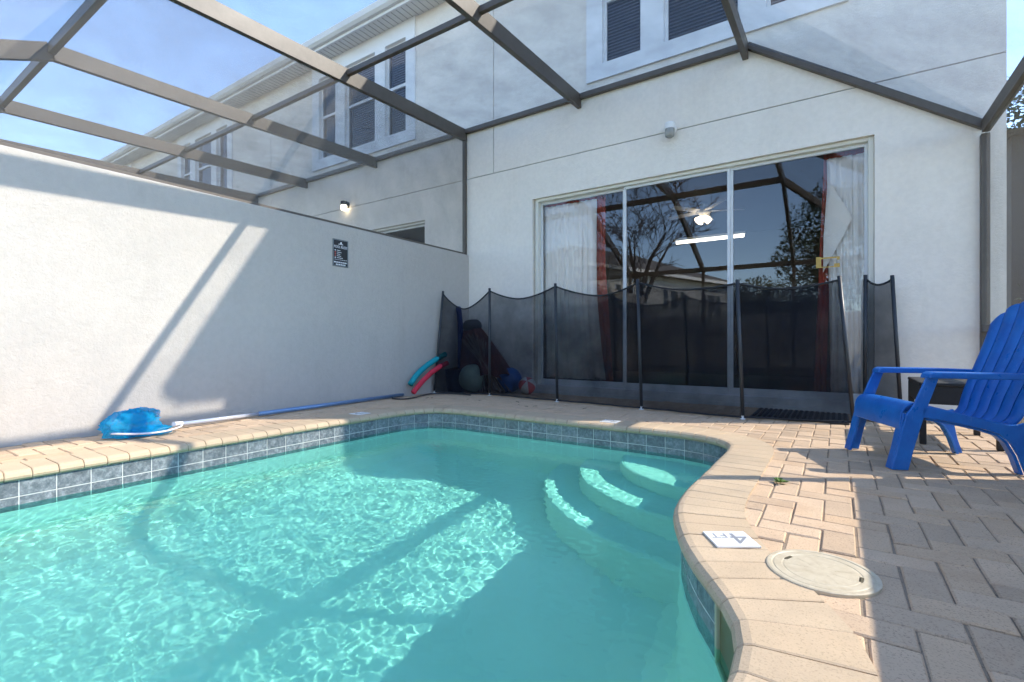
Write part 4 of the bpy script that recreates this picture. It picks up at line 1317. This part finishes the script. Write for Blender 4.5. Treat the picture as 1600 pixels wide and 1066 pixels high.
tree('dense bushy tree behind the side screen', (4.8,12.5,-.16), 4, [((4.2,12.6,1.9),1.2),((5.2,12.2,2.3),1.3),((3.6,12.0,1.0),.9),((6.4,12.6,2.0),1.3)], 9000, .13, leafm[1], 5)
# bare winter tree
bt = thing('tree', 'bare branching winter tree mirrored in the left panes of the glass door', 'tree', (-6.4,-8.4,-.16), 'trees around the houses')
bmb = MB(); rnd = random.Random(17)
def branch(p, d, L, r, depth):
    pts = [p]; rs = [r]; q = p.copy(); dd = d.copy()
    for k in range(4):
        dd = (dd+Vector((rnd.gauss(0,.13),rnd.gauss(0,.13),rnd.gauss(.03,.10)))).normalized(); q = q+dd*L/4; pts.append(q.copy()); rs.append(r*(1-.17*(k+1)))
    bmb.tube(pts, [max(x_, .011) for x_ in rs], 6 if depth < 2 else 4, caps=False)
    if depth >= 5: return
    for k in range(3):
        i = rnd.choice((2,3,4)); ax = Vector((rnd.gauss(0,1),rnd.gauss(0,1),rnd.gauss(0,.4))).normalized()
        nd = (dd*.8+ax*.75).normalized(); branch(pts[i], nd, L*rnd.uniform(.62,.82), rs[i]*.62, depth+1)
branch(Vector((-6.4,-8.4,-.2)), Vector((.05,0,1)), 3.0, .15, 0)
branch(Vector((-6.35,-8.4,2.2)), Vector((.45,.1,.8)), 2.3, .10, 1)
branch(Vector((-6.4,-8.4,2.5)), Vector((-.45,.1,.8)), 2.3, .10, 1)
branch(Vector((-6.38,-8.4,2.8)), Vector((.2,.3,.9)), 2.3, .10, 1)
bmb.build('trunk', pmat('grey_bark', (.07,.055,.05), .95), bt, fix=False)
# house across the lawn, turned so that its long sunlit side shows in the glass
HO = Vector((-5.4,-20.8,-.16)); H1 = Vector((-.306,.952,0)); H2 = Vector((-.952,-.306,0))
HM = Matrix(((H1.x,H2.x,0,HO.x),(H1.y,H2.y,0,HO.y),(0,0,1,0),(0,0,0,1)))
ho = thing('house', 'white house with grey hip roof across the lawn, mirrored in the glass door', 'house', tuple(HO))
HL, HD, hz = 13.0, 7.5, 3.95
b = MB(); b.box((0,0,-.16),(HL,HD,hz), HM); b.build('wall', pmat('house_white', (.74,.73,.70), .9), ho)
b = MB(); o_ = .45; ym_ = HD/2
v = [(-o_,-o_,hz),(HL+o_,-o_,hz),(HL+o_,HD+o_,hz),(-o_,HD+o_,hz)]
v += [(x,y,hz+.16) for x,y,z in v[:4]] + [(3.6,ym_,hz+1.9),(HL-3.6,ym_,hz+1.9)]
b.add([HM @ Vector(q) for q in v], [(3,2,1,0),(0,1,5,4),(1,2,6,5),(2,3,7,6),(3,0,4,7),(4,5,9,8),(5,6,9),(6,7,8,9),(7,4,8)])
rfh = b.build('roof', M['roof'], ho)
b = MB(); b.box((-o_,-o_-.06,hz-.02),(HL+o_,-o_,hz+.14), HM); b.build('fascia', M['trim'], rfh)
for wx in (0.9, 4.6, 8.4):
    for k in range(3):
        xw = wx+(.0,.62,1.52)[k]; ww = (.5,.78,.5)[k]
        b = MB()
        for q in ((xw,xw+.05,2.30,3.35),(xw+ww-.05,xw+ww,2.30,3.35),(xw+.05,xw+ww-.05,2.30,2.35),(xw+.05,xw+ww-.05,3.30,3.35),(xw+.05,xw+ww-.05,2.80,2.84)):
            b.box((q[0],-.05,q[2]),(q[1],0,q[3]), HM)
        wo_ = b.build('window', M['trim'], ho)
        b = MB(); b.box((xw+.05,-.02,2.35),(xw+ww-.05,.01,3.30), HM)
        b.build('pane', bpy.data.materials.get('dark_pane') or pmat('dark_pane', (.03,.035,.045), .1), wo_)
# low fence behind the pools, seen mirrored; paled to bounce sun at the house
b = MB()
b.box((-14,-3.6,-.16),(1.2,-3.5,1.35))
tag(b.build('back_fence', pmat('pale_fence', (.55,.52,.47), .9)), 'plain low fence behind the pool, mirrored in the glass door', 'fence')

rh = thing('house', 'dark house added as backdrop beyond the side screen past the chair', 'house', (9,15.5,-.16))
b = MB(); b.box((3.3,15.5,-.16),(16,23,5.3)); b.build('wall', pmat('backdrop_brown', (.085,.078,.07), .9), rh)  # added backdrop, wall colour darkened so the view through the screen reads dark
b = MB(); b.prism([(15.0,5.3),(19.2,6.5),(23.5,5.3)], lambda a,c,t: Vector((t,a,c)), 2.9, 16.4); b.build('roof', M['roof'], rh)
for x in (4.6,7.4):
    b = MB(); b.box((x,15.44,.9),(x+1.2,15.52,2.2)); wo_ = b.build('window', M['trim'], rh)
    b = MB(); b.box((x+.06,15.42,.96),(x+1.14,15.445,2.14)); b.build('pane', bpy.data.materials['dark_pane'], wo_)
